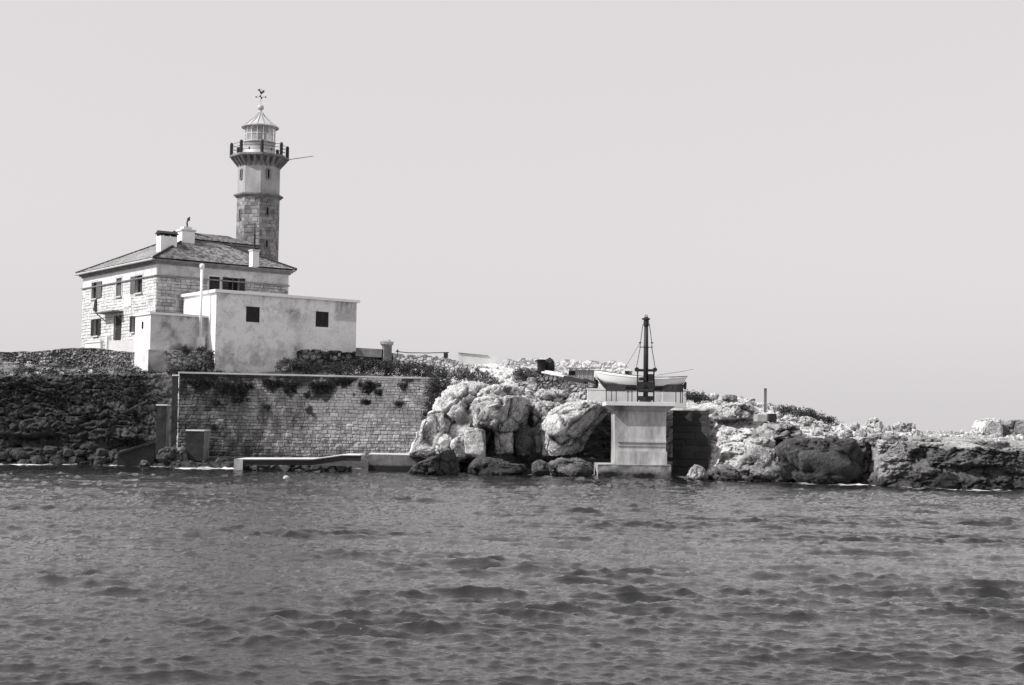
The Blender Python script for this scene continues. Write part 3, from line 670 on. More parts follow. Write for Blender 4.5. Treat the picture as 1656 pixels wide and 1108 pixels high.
def window(O, d, n, r, parent, style, label=None, sill=True):
    u0_, u1_, z0_, z1_ = r; w = u1_ - u0_; uc = (u0_ + u1_) / 2; zc = (z0_ + z1_) / 2
    m = MB(); fo = -.16
    for (a, b, c, e) in ((u0_, u0_ + .07, z0_, z1_), (u1_ - .07, u1_, z0_, z1_), (u0_ + .07, u1_ - .07, z0_, z0_ + .07), (u0_ + .07, u1_ - .07, z1_ - .07, z1_), (uc - .03, uc + .03, z0_ + .07, z1_ - .07)):
        m.obox(O + d * ((a + b) / 2) + n * fo + Z * ((c + e) / 2), d, n, Z, (b - a) / 2, .035, (e - c) / 2)
    wo_ = m.build('window', M_shutg, parent)
    if label: wo_['label'] = label
    g = MB(); g.obox(O + d * uc + n * (fo - .05) + Z * zc, d, n, Z, w / 2 + .02, .012, (z1_ - z0_) / 2 + .02); g.build('pane', M_inner, wo_)
    if sill:
        s = MB(); s.obox(O + d * uc + n * .05 + Z * (z0_ - .07), d, n, Z, w / 2 + .12, .13, .06); s.build('sill', M_trim, wo_)
        s = MB(); s.obox(O + d * (u0_ - .09) + n * .035 + Z * zc, d, n, Z, .085, .03, (z1_ - z0_) / 2)
        s.obox(O + d * (u1_ + .09) + n * .035 + Z * zc, d, n, Z, .085, .03, (z1_ - z0_) / 2)
        s.obox(O + d * uc + n * .037 + Z * (z1_ + .08), d, n, Z, w / 2 + .18, .03, .08); s.build('surround', M_trim, wo_)
    h = w / 2 - .01
    if style == 'shut': 
        shutter('shutter', O, d, n, u0_ + .01, u0_ + .01 + h, z0_ + .01, z1_ - .01, -.06, M_shut, wo_)
        shutter('shutter', O, d, n, u1_ - .01, u1_ - .01 - h, z0_ + .01, z1_ - .01, -.06, M_shut, wo_)
    elif style == 'leaf_right':
        shutter('shutter', O, d, n, u1_ + .01, u1_ + 2 * h, z0_ + .01, z1_ - .01, .10, M_shutg, wo_)
    elif style == 'leaf_left':
        shutter('shutter', O, d, n, u0_ - .01, u0_ - 1.5 * h, z0_ + .01, z1_ - .01, .10, M_shutg, wo_)
    elif style == 'grey':
        shutter('shutter', O, d, n, u0_ + .01, u0_ + .01 + h, z0_ + .01, z1_ - .01, -.06, M_shutg, wo_)
        shutter('shutter', O, d, n, u1_ - .01, u1_ - .01 - h, z0_ + .01, z1_ - .01, -.06, M_shutg, wo_)
    elif style == 'open':
        shutter('shutter', O, d, n, u0_, u0_ - h, z0_ + .01, z1_ - .01, .09, M_shut, wo_, 0)
        shutter('shutter', O, d, n, u1_ + .0, u1_ + h, z0_ + .01, z1_ - .01, .09, M_shut, wo_, 0)
    return wo_
def rect(px0, py0, px1, py1, O, d):
    ym = (py0 + py1) / 2; xm = (px0 + px1) / 2
    a, b = uz(px0, ym, O, d)[0], uz(px1, ym, O, d)[0]; c, e = uz(xm, py1, O, d)[1], uz(xm, py0, O, d)[1]
    return (min(a, b), max(a, b), c, e)
# left side measured from the near corner going back; u runs along dL, panel() wants outward = right normal -> use far end as origin
CF = C0 + dL * LL
dLb = -dL; nLb = Vector((dLb.y, -dLb.x, 0))               # right normal of -dL = -dR side
lw = [rect(149, 457, 157.3, 483, CF, dLb), rect(189, 450, 197.5, 479, CF, dLb), rect(220.5, 445.5, 231, 473.5, CF, dLb),
      rect(152.5, 516, 160, 543, CF, dLb), rect(214, 511, 219, 537, CF, dLb)]
door_r = rect(184.5, 510, 197, 551, CF, dLb)
rw = [rect(338, 447.5, 355, 466, C0, dR), rect(363, 449.5, 392, 468, C0, dR)]
rw = [(a, b, e - 1.45, e) for (a, b, c, e) in rw]
rw[1] = ((rw[1][0] + rw[1][1]) / 2 - .52, (rw[1][0] + rw[1][1]) / 2 + .52, rw[1][2], rw[1][3])
ps = [panel(CF, dLb, LL, HB, eave_z + .1, house_fn(3, .98, .28, 1.1), openings=lw + [door_r]),  # sunlit left face painted paler than the other walls
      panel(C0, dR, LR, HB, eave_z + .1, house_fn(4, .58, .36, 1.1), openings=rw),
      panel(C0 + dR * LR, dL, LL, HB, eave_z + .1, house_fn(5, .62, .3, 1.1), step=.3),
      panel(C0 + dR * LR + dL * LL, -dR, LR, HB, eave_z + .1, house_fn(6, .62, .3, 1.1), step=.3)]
join_panels('wall', ps, M_mason, house)
for r_, st in zip(lw, ('leaf_right', 'grey', 'leaf_left', 'open', 'open')): window(CF, dLb, nLb, r_, house, st)
for r_, st in zip(rw, ('shut', 'open')): window(C0, dR, nR, r_, house, st)
# door with canopy
u0_, u1_, z0_, z1_ = door_r
m = MB(); m.obox(CF + dLb * ((u0_ + u1_) / 2) - nLb * .2 + Z * ((z0_ + z1_) / 2), dLb, nLb, Z, (u1_ - u0_) / 2, .04, (z1_ - z0_) / 2)
dr = m.build('door', M_shut, house)
m = MB(); m.tube(CF + dLb * (u0_ + .25) - nLb * .12 + Z * (z0_ + 1.05), CF + dLb * (u0_ + .25) - nLb * .05 + Z * (z0_ + 1.05), .035, .035, 8); m.build('handle', M_trim, dr)
m = MB(); cu0 = uz(170, 510, CF, dLb)[0]; cu1 = uz(200, 508, CF, dLb)[0]
m.obox(CF + dLb * ((cu0 + cu1) / 2) + nLb * .55 + Z * (z1_ + .28), dLb, nLb, Z, (cu1 - cu0) / 2, .5, .05)
for uu in (cu0 + .3, cu1 - .3): m.bar(CF + dLb * uu + nLb * .06 + Z * (z1_ - .4), CF + dLb * uu + nLb * .9 + Z * (z1_ + .22), .07, .07)
m.build('door_canopy', M_trimd, house)
a, b, c, e = rect(202, 481, 213, 496, CF, dLb)
m = MB(); m.obox(CF + dLb * ((a + b) / 2) + nLb * .07 + Z * ((c + e) / 2), dLb, nLb, Z, (b - a) / 2, .03, (e - c) / 2); m.build('plaque', M_white, house)
# cornice, string moulding
m = MB()
zc = eave_z - 1.1
for (o_, d_, n_, l_) in ((CF, dLb, nLb, LL), (C0, dR, nR, LR)):
    m.obox(o_ + d_ * (l_ / 2) + n_ * .08 + Z * zc, d_, n_, Z, l_ / 2 + .07, .07, .05)
m.build('moulding', M_trimd, house)
m = MB()
cen = C0 + dR * LR / 2 + dL * LL / 2
for (ov, za, zb) in ((.14, -.14, .0), (.28, .003, .12), (.42, .123, .24)):
    m.obox(cen + Z * (eave_z + (za + zb) / 2), dR, dL, Z, LR / 2 + ov, LL / 2 + ov, (zb - za) / 2)
m.build('cornice', M_trimd, house)
# roof
def roof_plane(a, b, c, d_, seed, base=.42):
    """a-b eave, d_-c ridge (may coincide); tiles as displaced rows"""
    a, b, c, d_ = [np.array(x, float) for x in (a, b, c, d_)]
    wid = np.linalg.norm(b - a); hgt = np.linalg.norm((c + d_) / 2 - (a + b) / 2)
    nu = int(wid / .05) + 1; nv = int(hgt / .07) + 1
    S, T = np.meshgrid(np.linspace(0, 1, nu), np.linspace(0, 1, nv)); s, t = S.ravel()[:, None], T.ravel()[:, None]
    V = (a * (1 - s) + b * s) * (1 - t) + (d_ * (1 - s) + c * s) * t
    e1 = (b - a) / wid; nn = np.cross(e1, ((c + d_) / 2 - (a + b) / 2)); nn /= np.linalg.norm(nn)
    if nn[2] < 0: nn = -nn
    e2 = np.cross(nn, e1)
    u = (V - a) @ e1; v = np.abs((V - a) @ e2)
    per = .20; row = np.floor(v / .30); colu = np.floor(u / per + .5 * hsh(row, 1) * .3); rn = hsh(row, colu, seed)
    h = .05 * np.abs(np.cos(np.pi * u / per)) + .05 * (1 - (v / .30 - row)) + .03 * rn + .03 * fbm(V, .7, 3)
    V = V + nn * h[:, None]
    tn = base + .55 * (rn - .5) + .12 * fbm(V, .6, 4) - .3 * (np.abs(np.cos(np.pi * u / per)) < .3)
    return V, gridfaces(nv, nu), tn
ov = .50; rise = .48; rz = eave_z + .26
A_ = C0 - dR * ov - dL * ov + Z * rz; B_ = C0 + dR * (LR + ov) - dL * ov + Z * rz
Cc = C0 + dR * (LR + ov) + dL * (LL + ov) + Z * rz; D_ = C0 - dR * ov + dL * (LL + ov) + Z * rz
hw = (LR + 2 * ov) / 2; RZ = rz + hw * rise
R1 = C0 + dR * (LR / 2) + dL * (-ov + hw) + Z * RZ; R2 = C0 + dR * (LR / 2) + dL * (LL + ov - hw) + Z * RZ
ps = [roof_plane(A_, B_, R1, R1, 1), roof_plane(D_, A_, R1, R2, 2, .55), roof_plane(B_, Cc, R2, R1, 3), roof_plane(Cc, D_, R2, R2, 4)]
ro = join_panels('roof', ps, M_tile, house)
m = MB()
for (p, q) in ((A_, R1), (B_, R1), (R1, R2), (D_, R2), (Cc, R2)): m.tube(p + Z * .08, q + Z * .08, .13, .13, 8)
m.build('ridge_tiles', M_tile, ro)
# gutter along the left eave
m = MB(); m.tube(D_ - dR * .1 - Z * .07, A_ - dR * .1 - Z * .07, .09, .09, 8); m.build('gutter', M_trim, house)
# raised upper storey towards the tower
def at(u, v, z): return C0 + dR * u + dL * v + Z * z
TU = uz(416, 400, C0, dR)
tower_c = P(416, 400, 129.3); tower_c = Vector((tower_c.x, tower_c.y, 0))
tu = (tower_c - C0).dot(dR); tv = (tower_c - C0).dot(dL)
ux0, ux1, vy0, vy1 = LR / 2 - .6, LR - .95, tv - 2.1, tv + 2.1
uez = RZ - .75
m = MB(); m.prism([at(ux0, vy0, rz + .3), at(ux1, vy0, rz + .3), at(ux1, vy1, rz + .3), at(ux0, vy1, rz + .3)], Z * (uez - rz - .3)); m.build('upper_wall', material('pale_plaster_plain', .35, .55, 1, .5), house)
o2 = .4
m = MB(); m.prism([at(ux0 - o2, vy0 - o2, uez - .12), at(ux1 + o2, vy0 - o2, uez - .12), at(ux1 + o2, vy1 + o2, uez - .12), at(ux0 - o2, vy1 + o2, uez - .12)], Z * .14); m.build('upper_cornice', M_trimd, house)
a, b, c, d_ = at(ux0 - o2, vy0 - o2, uez + .03), at(ux1 + o2, vy0 - o2, uez + .03), at(ux1 + o2, vy1 + o2, uez + .03), at(ux0 - o2, vy1 + o2, uez + .03)
hh = .95; r1_ = at(ux1 + o2 - 2.3, tv, uez + hh); r2_ = at(ux0 - 1.2, tv, uez + hh)
join_panels('upper_roof', [roof_plane(a, b, r1_, r2_, 7, .36), roof_plane(b, c, r1_, r1_, 8), roof_plane(c, d_, r2_, r1_, 9), roof_plane(d_, a, r2_, r2_, 9)], M_tile, house)
# chimneys
def roofz(p):
    q = Vector((p.x, p.y, 0)) - C0; u, v = q.dot(dR), q.dot(dL)
    return rz + rise * max(0, min(u + ov, LR + ov - u, v + ov, LL + ov - v))
def chimney(pxl, pxr, pyt, pyb, dep, cap, mat, ang_d=dR):
    Y = 112.0
    while roofz(P((pxl + pxr) / 2, pyb, Y)) < P((pxl + pxr) / 2, pyb, Y).z and Y < 140: Y += .05
    Y += dep * .4; c = P((pxl + pxr) / 2, pyt, Y); w = (pxr - pxl) * Y / F; zt = c.z; zb = roofz(c) - 1.0
    m = MB(); ax = ang_d; ay = Vector((-ax.y, ax.x, 0))
    m.obox(Vector((c.x, c.y, (zt + zb) / 2)), ax, ay, Z, w / 2, dep / 2, (zt - zb) / 2)
    ch = m.build('chimney', mat, house); return ch, Vector((c.x, c.y, zt)), w, ax, ay
# long low chimney with small tiled cap
ch, tp, w, ax, ay = chimney(256, 284, 383, 404, .9, 1, M_white, dR)
m = MB(); zt = tp.z
for s_ in (-1, 0, 1): m.obox(tp + ax * s_ * (w / 2 - .1) + Z * .1, ax, ay, Z, .1, .4, .1)
m.prism([tp - ax * (w / 2 + .12) - ay * .6 + Z * .2, tp - ax * (w / 2 + .12) + ay * .6 + Z * .2, tp - ax * (w / 2 + .12) + Z * .48], ax * (w + .24)); m.build('chimney_cap', M_tile, ch)
ch, tp, w, ax, ay = chimney(290, 312, 375, 394, 1.0, 1, M_white, dR)
m = MB(); m.obox(tp + Z * .09, ax, ay, Z, w / 2 + .1, .58, .07); m.obox(tp + Z * .28, ax, ay, Z, w / 2 - .2, .36, .12)
m.build('chimney_cap', M_concw, ch)
m = MB(); m.wire([tp + ax * .1 + Z * .4, tp + ax * .06 + Z * .8, tp + ax * .14 + Z * 1.1, tp + ax * .3 + Z * 1.3], .07); m.obox(tp + ax * .2 + Z * 1.1, ax, ay, Z, .12, .02, .12)
m.build('cowl', M_darkm, ch)
ch, tp, w, ax, ay = chimney(405.5, 417, 407, 427, .6, 1, M_white, dR)
m = MB(); m.obox(tp + Z * .08, ax, ay, Z, w / 2 + .06, .36, .05); m.build('chimney_cap', M_concw, ch)
m = MB(); m.tube(tp + Z * .1, tp + Z * 1.4, .085, .08, 8); m.tube(tp + Z * 1.4, tp + Z * 2.3, .05, .04, 6); m.build('flue', M_darkm, ch)
# hanging dark shutter below the upper window
p = Ppl(154, 494, CF + nLb * .1, dLb)
m = MB(); m.prism([p + Z * .55 + dLb * .25, p + Z * .5 - dLb * .05, p - Z * .45 - dLb * .35, p - Z * .6 + dLb * .3], nLb * .06)
o = m.build('broken_shutter', M_shut); tag(o, 'broken dark shutter hanging crooked below the upper left house window', 'shutter')

# ------------------------------------------------------------------ lighthouse tower
tower = thing('lighthouse_tower', 'tall octagonal stone lighthouse tower with gallery and glazed lantern', 'lighthouse', (tower_c.x, tower_c.y, HB))
def tz(py): return P(416 + (400 - py) * .024, py, tower_c.y).z
TR = 1.93
a0 = math.atan2(nR.y, nR.x) + math.pi / 8
def octo(R, z, c=tower_c): return [Vector((c.x + R * math.cos(a0 + k * math.pi / 4), c.y + R * math.sin(a0 + k * math.pi / 4), z)) for k in range(8)]
zb1 = tz(318); zg = tz(262); zdeck = tz(254)
def tower_panels(Ra, za, zb, fn, seed):
    v = octo(Ra, 0); out = []
    for k in range(8):
        p, q = v[k], v[(k + 1) % 8]                         # outward = right normal of direction when going counter-clockwise
        out.append(panel(p, (q - p), (q - p).length, za, zb, fn(seed + k), step=.06))
    return out
def low_fn(seed):
    def fn(u, z, P3):
        h, rn = masonry(u, z, .33, .55, seed, .02); n = fbm(P3, .5, 4); n2 = fbm(P3, 3, 4)
        return .025 * h, (.34 + .24 * (rn - .5)) * (.45 + .55 * h) + .16 * n + .10 * n2
    return fn
def up_fn(seed):
    def fn(u, z, P3):
        n = fbm(P3, .5, 4); n2 = fbm(P3 * (1, 1, .3), 3, 4); return 0 * u, .31 + .12 * n + .08 * n2
    return fn
join_panels('shaft', tower_panels(TR, HB, zb1, low_fn, 20), M_mason, tower)
join_panels('upper_shaft', tower_panels(TR - .02, zb1, zg, up_fn, 40), M_plaster, tower)
def octring(m, prof):
    vs = []; 
    for (R, z) in prof: vs += octo(R, z)
    n = 8; mm = len(prof); fs = []
    for j in range(mm - 1):
        for k in range(n): fs.append((j * n + k, j * n + (k + 1) % n, (j + 1) * n + (k + 1) % n, (j + 1) * n + k))
    fs += [tuple(range(n - 1, -1, -1)), tuple(range((mm - 1) * n, mm * n))]; m.add(vs, fs)
m = MB(); octring(m, [(TR - .03, zb1 - .28), (TR + .14, zb1 - .2), (TR + .22, zb1 - .1), (TR + .33, zb1 - .06), (TR + .33, zb1 + .08), (TR, zb1 + .16)]); m.build('string_course', M_trimd, tower)
GR = 2.72
m = MB(); octring(m, [(TR - .05, zg - .12), (TR + .12, zg - .05), (TR + .15, zg + .12), (GR - .12, zdeck - .22), (GR, zdeck - .2), (GR, zdeck - .06), (GR - .06, zdeck)]); gal = m.build('gallery', M_trimd, tower)
m = MB()
for k in range(8):
    for f in (0, .34, .67):
        v = octo(1, 0, Vector((0, 0, 0))); p = v[k].lerp(v[(k + 1) % 8], f); 
        pi_ = Vector((tower_c.x, tower_c.y, 0)) + p * (TR - .02); po = Vector((tower_c.x, tower_c.y, 0)) + p * (GR - .14)
        t_ = Vector((-p.y, p.x, 0)).normalized() * .12
        prof = [pi_ + Z * (zg - .62), pi_.lerp(po, .45) + Z * (zg - .28), po + Z * (zdeck - .3), po + Z * (zdeck - .2), pi_ + Z * (zdeck - .2)]
        m.prism([q - t_ for q in prof], t_ * 2)
m.build('corbels', M_trimd, gal)
v = octo(GR - .18, zdeck)
for k in range(8):
    m = MB(); m.lathe(v[k], [(.15, -.02), (.15, 1.0), (.11, 1.12), (.03, 1.16)], 10); m.build('railing_post', M_darkm, tower)
m = MB()
for k in range(8):
    for h in (.35, .68, .98): m.tube(v[k] + Z * h, v[(k + 1) % 8] + Z * h, .022, .022, 6)
m.build('railing', M_darkm, tower)
# lantern
lc = Vector((tower_c.x, tower_c.y, 0)); zl0, zl1, zl2 = zdeck - .02, tz(231), tz(207)
LRd = 1.40
m = MB(); m.lathe(lc, [(LRd + .06, zl0), (LRd + .06, zl0 + .15), (LRd, zl0 + .18), (LRd, zl1 - .08), (LRd + .06, zl1 - .06), (LRd + .06, zl1)], 40); lan = m.build('lantern_base', M_lroof, tower, True)
for md in ():
    pass
for k in range(3):
    m = MB(); m.lathe(lc + Vector((math.cos(a0 + .3 + k * .8 - 1.9) * LRd, math.sin(a0 + .3 + k * .8 - 1.9) * LRd, zl0 + .55)), [(.07, 0), (.07, .16)], 8); m.build('vent', M_darkm, lan)
n = 16; m = MB()
for k in range(n):
    t0 = 2 * math.pi * k / n; t1 = 2 * math.pi * (k + 1) / n
    p0 = lc + Vector((math.cos(t0), math.sin(t0), 0)) * (LRd - .04); p1 = lc + Vector((math.cos(t1), math.sin(t1), 0)) * (LRd - .04)
    m.add([p0 + Z * zl1, p1 + Z * zl1, p1 + Z * zl2, p0 + Z * zl2], [(0, 1, 2, 3)])
gl = m.build('lantern_glazing', M_glass, tower)
m = MB()
for k in range(n):
    t0 = 2 * math.pi * k / n; p0 = lc + Vector((math.cos(t0), math.sin(t0), 0)) * LRd
    m.bar(p0 + Z * zl1, p0 + Z * zl2, .05, .05)
for zz_ in ((zl1 + zl2) / 2,):
    for k in range(n):
        t0 = 2 * math.pi * k / n; t1 = 2 * math.pi * (k + 1) / n
        m.bar(lc + Vector((math.cos(t0) * LRd, math.sin(t0) * LRd, zz_)), lc + Vector((math.cos(t1) * LRd, math.sin(t1) * LRd, zz_)), .03, .03)
m.build('glazing_bars', M_white, gl)
m = MB(); m.lathe(lc, [(.25, zl0), (.25, zl1 - .1), (.6, zl1), (.72, zl1 + .35), (.72, zl2 - .35), (.5, zl2 - .1), (.2, zl2)], 20); m.build('lens', material('lens_screen', .28, .5, 2, .4), tower, True)
zt1 = tz(182)
m = MB(); m.lathe(lc, [(LRd - .1, zl2 - .02), (LRd + .32, zl2 - .04), (LRd + .34, zl2 + .05), (LRd + .1, zl2 + .16), (LRd - .15, zl2 + .35), (.9, zl2 + .62), (.5, zt1 - .45), (.22, zt1 - .05), (.16, zt1 + .1)], 16); rf = m.build('lantern_roof', M_lroof, tower)
m = MB()
for k in range(16):
    t0 = 2 * math.pi * k / 16; dd = Vector((math.cos(t0), math.sin(t0), 0)); pts = [lc + dd * (LRd + .12) + Z * (zl2 + .17), lc + dd * (LRd - .14) + Z * (zl2 + .37), lc + dd * .91 + Z * (zl2 + .65), lc + dd * .51 + Z * (zt1 - .42), lc + dd * .2 + Z * (zt1)]
    m.wire(pts, .028)
m.build('roof_ribs', M_lroof, rf)
zball = tz(174)
prof = [(.16, zt1 + .05), (.12, zball - .32)] + [(.30 * math.sin(a), zball - .28 * math.cos(a)) for a in np.linspace(.3, math.pi - .15, 9)] + [(.05, zball + .36), (.03, zball + .5)]
m = MB(); m.lathe(lc, prof, 16); m.build('finial_ball', M_lroof, tower, True)
zv = tz(157); zr = tz(149)
m = MB(); m.tube(lc + Z * (zball + .3), lc + Z * (tz(143)), .022, .015, 6)
for (dx_, dy_) in ((1, 0), (0, 1)): 
    dd = Vector((dx_, dy_, 0)); m.tube(lc - dd * .42 + Z * zv, lc + dd * .42 + Z * zv, .02, .02, 6)
    for s_ in (-1, 1): m.obox(lc + dd * s_ * .44 + Z * zv, Vector((1, 0, 0)), Vector((0, 1, 0)), Z, .05, .05, .06)
vane = m.build('weather_vane', M_darkm, tower)
cock = [(-.28, .12), (-.14, .10), (-.08, -.10), (.04, -.18), (.16, -.08), (.30, .02), (.22, .08), (.32, .12), (.16, .16), (.08, .04), (-.02, .02), (-.06, .16), (-.12, .26), (-.2, .24)]
m = MB(); m.prism([lc + Vector((x * 1.15, -.02, zr + z * 1.15)) for x, z in cock], (0, .04, 0)); m.build('weathercock', M_darkm, vane)
g0 = v[0].lerp(v[7], .0); bm0 = P(462, 259, tower_c.y - .6); bm1 = P(507, 252.5, tower_c.y - .6)
m = MB(); m.tube(bm0, bm1, .035, .025, 6); m.build('boom', M_darkm, tower)
# slit windows of the tower on the two faces that show them
def slit(face_k, fr, py0, py1):
    vv = octo(TR + .012, 0); p, q = vv[face_k], vv[(face_k + 1) % 8]; d = (q - p).normalized(); n_ = Vector((d.y, -d.x, 0)); Lf = (q - p).length
    c = p + d * Lf * fr; za, zb = tz(py1), tz(py0)
    m = MB()
    for s_ in (-1, 1): m.obox(c + d * s_ * .15 + n_ * .03 + Z * ((za + zb) / 2), d, n_, Z, .06, .04, (zb - za) / 2 + .06)
    m.obox(c + n_ * .03 + Z * (zb + .06), d, n_, Z, .14, .04, .05); m.obox(c + n_ * .04 + Z * (za - .05), d, n_, Z, .2, .06, .045)
    w_ = m.build('window', M_trimd, tower)
    m = MB(); m.obox(c + n_ * .02 + Z * ((za + zb) / 2), d, n_, Z, .09, .012, (zb - za) / 2); m.build('pane', M_inner, w_)
# face index facing nR (right of centre) is the one whose normal = nR
kR = min(range(8), key=lambda k: -((octo(1, 0, Vector((0,0,0)))[k] + octo(1, 0, Vector((0,0,0)))[(k + 1) % 8]).normalized().dot(nR)))
kL = (kR - 2) % 8
for (k, fr, y0, y1) in ((kR, .5, 279, 292), (kR, .5, 339, 351), (kR, .5, 392, 403), (kL, .5, 279, 292), (kL, .5, 343, 357)): slit(k, fr, y0, y1)

# ------------------------------------------------------------------ white annex block
BW = P(350, 478, 112.4); B0 = Vector((BW.x, BW.y, 0)); BTz = P(350, 473, 112.4).z
BL = uz(577, 487, B0, dR)[0]; BD = 6.1; BB = 6.4
annex = thing('annex', 'flat-roofed white plastered annex with two dark shuttered windows', 'building', (B0.x, B0.y, BB))
aw = [rect(398, 496, 420, 521, B0, dR), rect(510.5, 504, 531.5, 529, B0, dR)]
def stain_fn(u, z, P3):
    n = fbm(P3, .45, 5, .6); n2 = fbm(P3, 2.2, 5, .6); n3 = fbm(P3 * (1, 1, .25), 1.6, 4)
    t = .80 + .05 * n2
    lft = 1 - sstep(BL * .56, BL * .64, u + .5 * n)
    lowband = np.exp(-((z - (BB + 2.0 + .08 * u)) / .8) ** 2) * lft
    t = t - .22 * lowband * sstep(-.3, .3, n + .3 * n3)
    t = t - .20 * sstep(.0, .5, n) * lft
    rt = sstep(BL * .82, BL * .86, u) * sstep(BTz - 1.8, BTz - 1.5, z)
    t = t - .30 * rt * sstep(-.3, .2, n2 + .3)
    mid = np.exp(-((u - BL * .58) / 1.6) ** 2 - ((z - (BTz - 1.2)) / .8) ** 2)
    t = t - .26 * mid * sstep(-.2, .3, n2 + n)
    corner = np.exp(-((u - BL * .58) / .7) ** 2 - ((z - (BB + 2.9)) / .8) ** 2)
    t = t - .22 * corner
    drip = sstep(.15, .5, fbm(P3 * (1, 1, .12), 2.5, 3)) * sstep(BTz - 1.2, BTz, z)
    t = t - .22 * drip
    peel = sstep(.16, .22, fbm(P3 + 60, 1.3, 6, .65)); t = t - .10 * peel * (.4 + lft)
    st2 = sstep(.22, .42, fbm(P3 * (1, 1, .06), 5, 3)) * (np.exp(-(BTz - z) / 1.3) + .4 * lft * (1 - sstep(BB + 1.5, BB + 3, z))); t = t - .14 * st2
    base_ = 1 - sstep(.2, .9, z - 6.9 - .3 * n2); t = t - .16 * base_
    return .012 * n2 + .02 * n - .02 * peel, .94 - (.80 - t) * 1.4
def clean_fn(u, z, P3):
    n = fbm(P3, .8, 4); return .01 * n, .93 + .06 * n
ps = [panel(B0, dR, BL, BB, BTz, stain_fn, openings=aw, step=.08),
      panel(B0 + dL * BD, -dL, BD, BB, BTz, clean_fn, step=.12),
      panel(B0 + dR * BL, dL, BD, BB, BTz, clean_fn, step=.3), panel(B0 + dR * BL + dL * BD, -dR, BL, BB, BTz, clean_fn, step=.3)]
join_panels('wall', ps, M_plaster, annex)
for r_ in aw: window(B0, dR, nR, r_, annex, 'shut', sill=False)
m = MB(); m.obox(B0 + dR * BL / 2 + dL * BD / 2 + Z * (BTz + .12), dR, dL, Z, BL / 2 + .22, BD / 2 + .22, .12); m.build('roof_slab', M_white, annex, bevel=.02)
# ------------------------------------------------------------------ outbuilding left of the annex
LJ = 1.45
O1 = B0 + dL * LJ; OL = -uz(243, 540, O1, dR)[0]
OC = O1 - dR * OL; OTz = P(243, 508, OC.y).z; OD = 3.0; OB = 6.3
outb = thing('outbuilding', 'low white outbuilding with stained front between house and annex', 'building', (OC.x, OC.y, OB))
def out_fn(u, z, P3):
    n = fbm(P3, .7, 5, .6); n2 = fbm(P3, 2.5, 4, .6)
    t = .66 - .45 * sstep(-.1, .4, n)
    t = t - .40 * np.exp(-((z - (OTz - 2.6)) / .35) ** 2) * sstep(OL * .3, OL * .45, u) * sstep(-.35, .2, n + .2)
    t = t - .30 * sstep(.25, .5, n2) * sstep(OTz - .8, OTz, z)
    low = 1 - sstep(OTz - 3.2, OTz - 3.0, z); t = t - .22 * low * (1 + n2)
    t = t - .35 * sstep(OL - .9, OL, u) * sstep(-.2, .2, n2 + .1)
    return .02 * n2 + .08 * low * n2, t
ps = [panel(OC, dR, OL, OB, OTz, out_fn, step=.07), panel(OC + dL * OD, -dL, OD, OB, OTz, clean_fn, openings=[], step=.12),
      panel(OC + dR * OL + dL * OD, -dR, OL, OB, OTz, clean_fn, step=.3)]
join_panels('wall', ps, M_plaster, outb)
m = MB(); m.obox(OC + dR * (OL / 2) + dL * OD / 2 + Z * (OTz + .08), dR, dL, Z, OL / 2 + .12, OD / 2 + .12, .09); m.build('roof_slab', M_white, outb)
pw = Ppl(231, 526, OC, dL)
m = MB(); m.obox(pw - dR * .02, dL, dR, Z, .12, .03, .28); m.build('slit_window', M_inner, outb)
pf = Ppl(329, 500, OC + nR * .25, dR); zb_ = Ppl(322, 556, OC + nR * .25, dR).z; zt_ = Ppl(328, 434, OC + nR * .25, dR).z; pfx = OC + nR * .25; pfx = pfx + dR * (Ppl(325, 500, pfx, dR) - pfx).dot(dR)
m = MB(); m.tube(Vector((pfx.x, pfx.y, zb_)), Vector((pfx.x, pfx.y, zt_)), .11, .11, 10); m.lathe(Vector((pfx.x, pfx.y, zt_)), [(.16, -.05), (.2, .12), (.2, .3), (.1, .36)], 10); m.build('flue_pipe', M_white, outb, True)
m = MB(); m.obox(Vector((pfx.x, pfx.y, zb_ + .1)), dR, dL, Z, .32, .2, .45); m.build('flue_base', M_concw, outb)
# footing wall under it
FT = Ppl(240, 566, OC + nR * .35, dR).z
m = MB()
FO = OC + nR * .45 - dR * .3
def rub_fn(base, seed, s=2.6, dep=.14):
    def fn(u, z, P3):
        d1, d2, idv = worley(P3 * (1, 1, 1.5), s); e = sstep(0, .22, d2 - d1); n = fbm(P3, .7, 4)
        return dep * e * (.5 + idv), (base + .45 * (idv - .5)) * (.25 + .75 * e) + .25 * n
    return fn
ft = thing('footing_wall', 'plastered stone footing below the outbuilding beside annex', 'wall', (FO.x, FO.y, 5.8))
def ft_fn(u, z, P3):
    d, t = rub_fn(.62, 3)(u, z, P3); k = sstep(OL * .22, OL * .36, u + .8 * fbm(P3, .8, 3)); n = fbm(P3, .9, 4)
    return d * k + .02 * n, t * k + (1 - k) * (.50 + .6 * n)
ps = [panel(FO, dR, OL * .98, 5.8, FT, ft_fn, step=.07), panel(FO + dL * 1.2, -dL, 1.2, 5.8, FT, clean_fn, step=.2)]
join_panels('stonework', ps, M_mason, ft)
m = MB(); m.prism([FO, FO + dR * OL * .98, FO + dR * OL * .98 + dL * .6, FO + dL * .6], (0, 0, .05)); 
for k in range(len(m.v)): m.v[k] = (m.v[k][0], m.v[k][1], m.v[k][2] + FT)
m.build('coping', M_concw, ft)

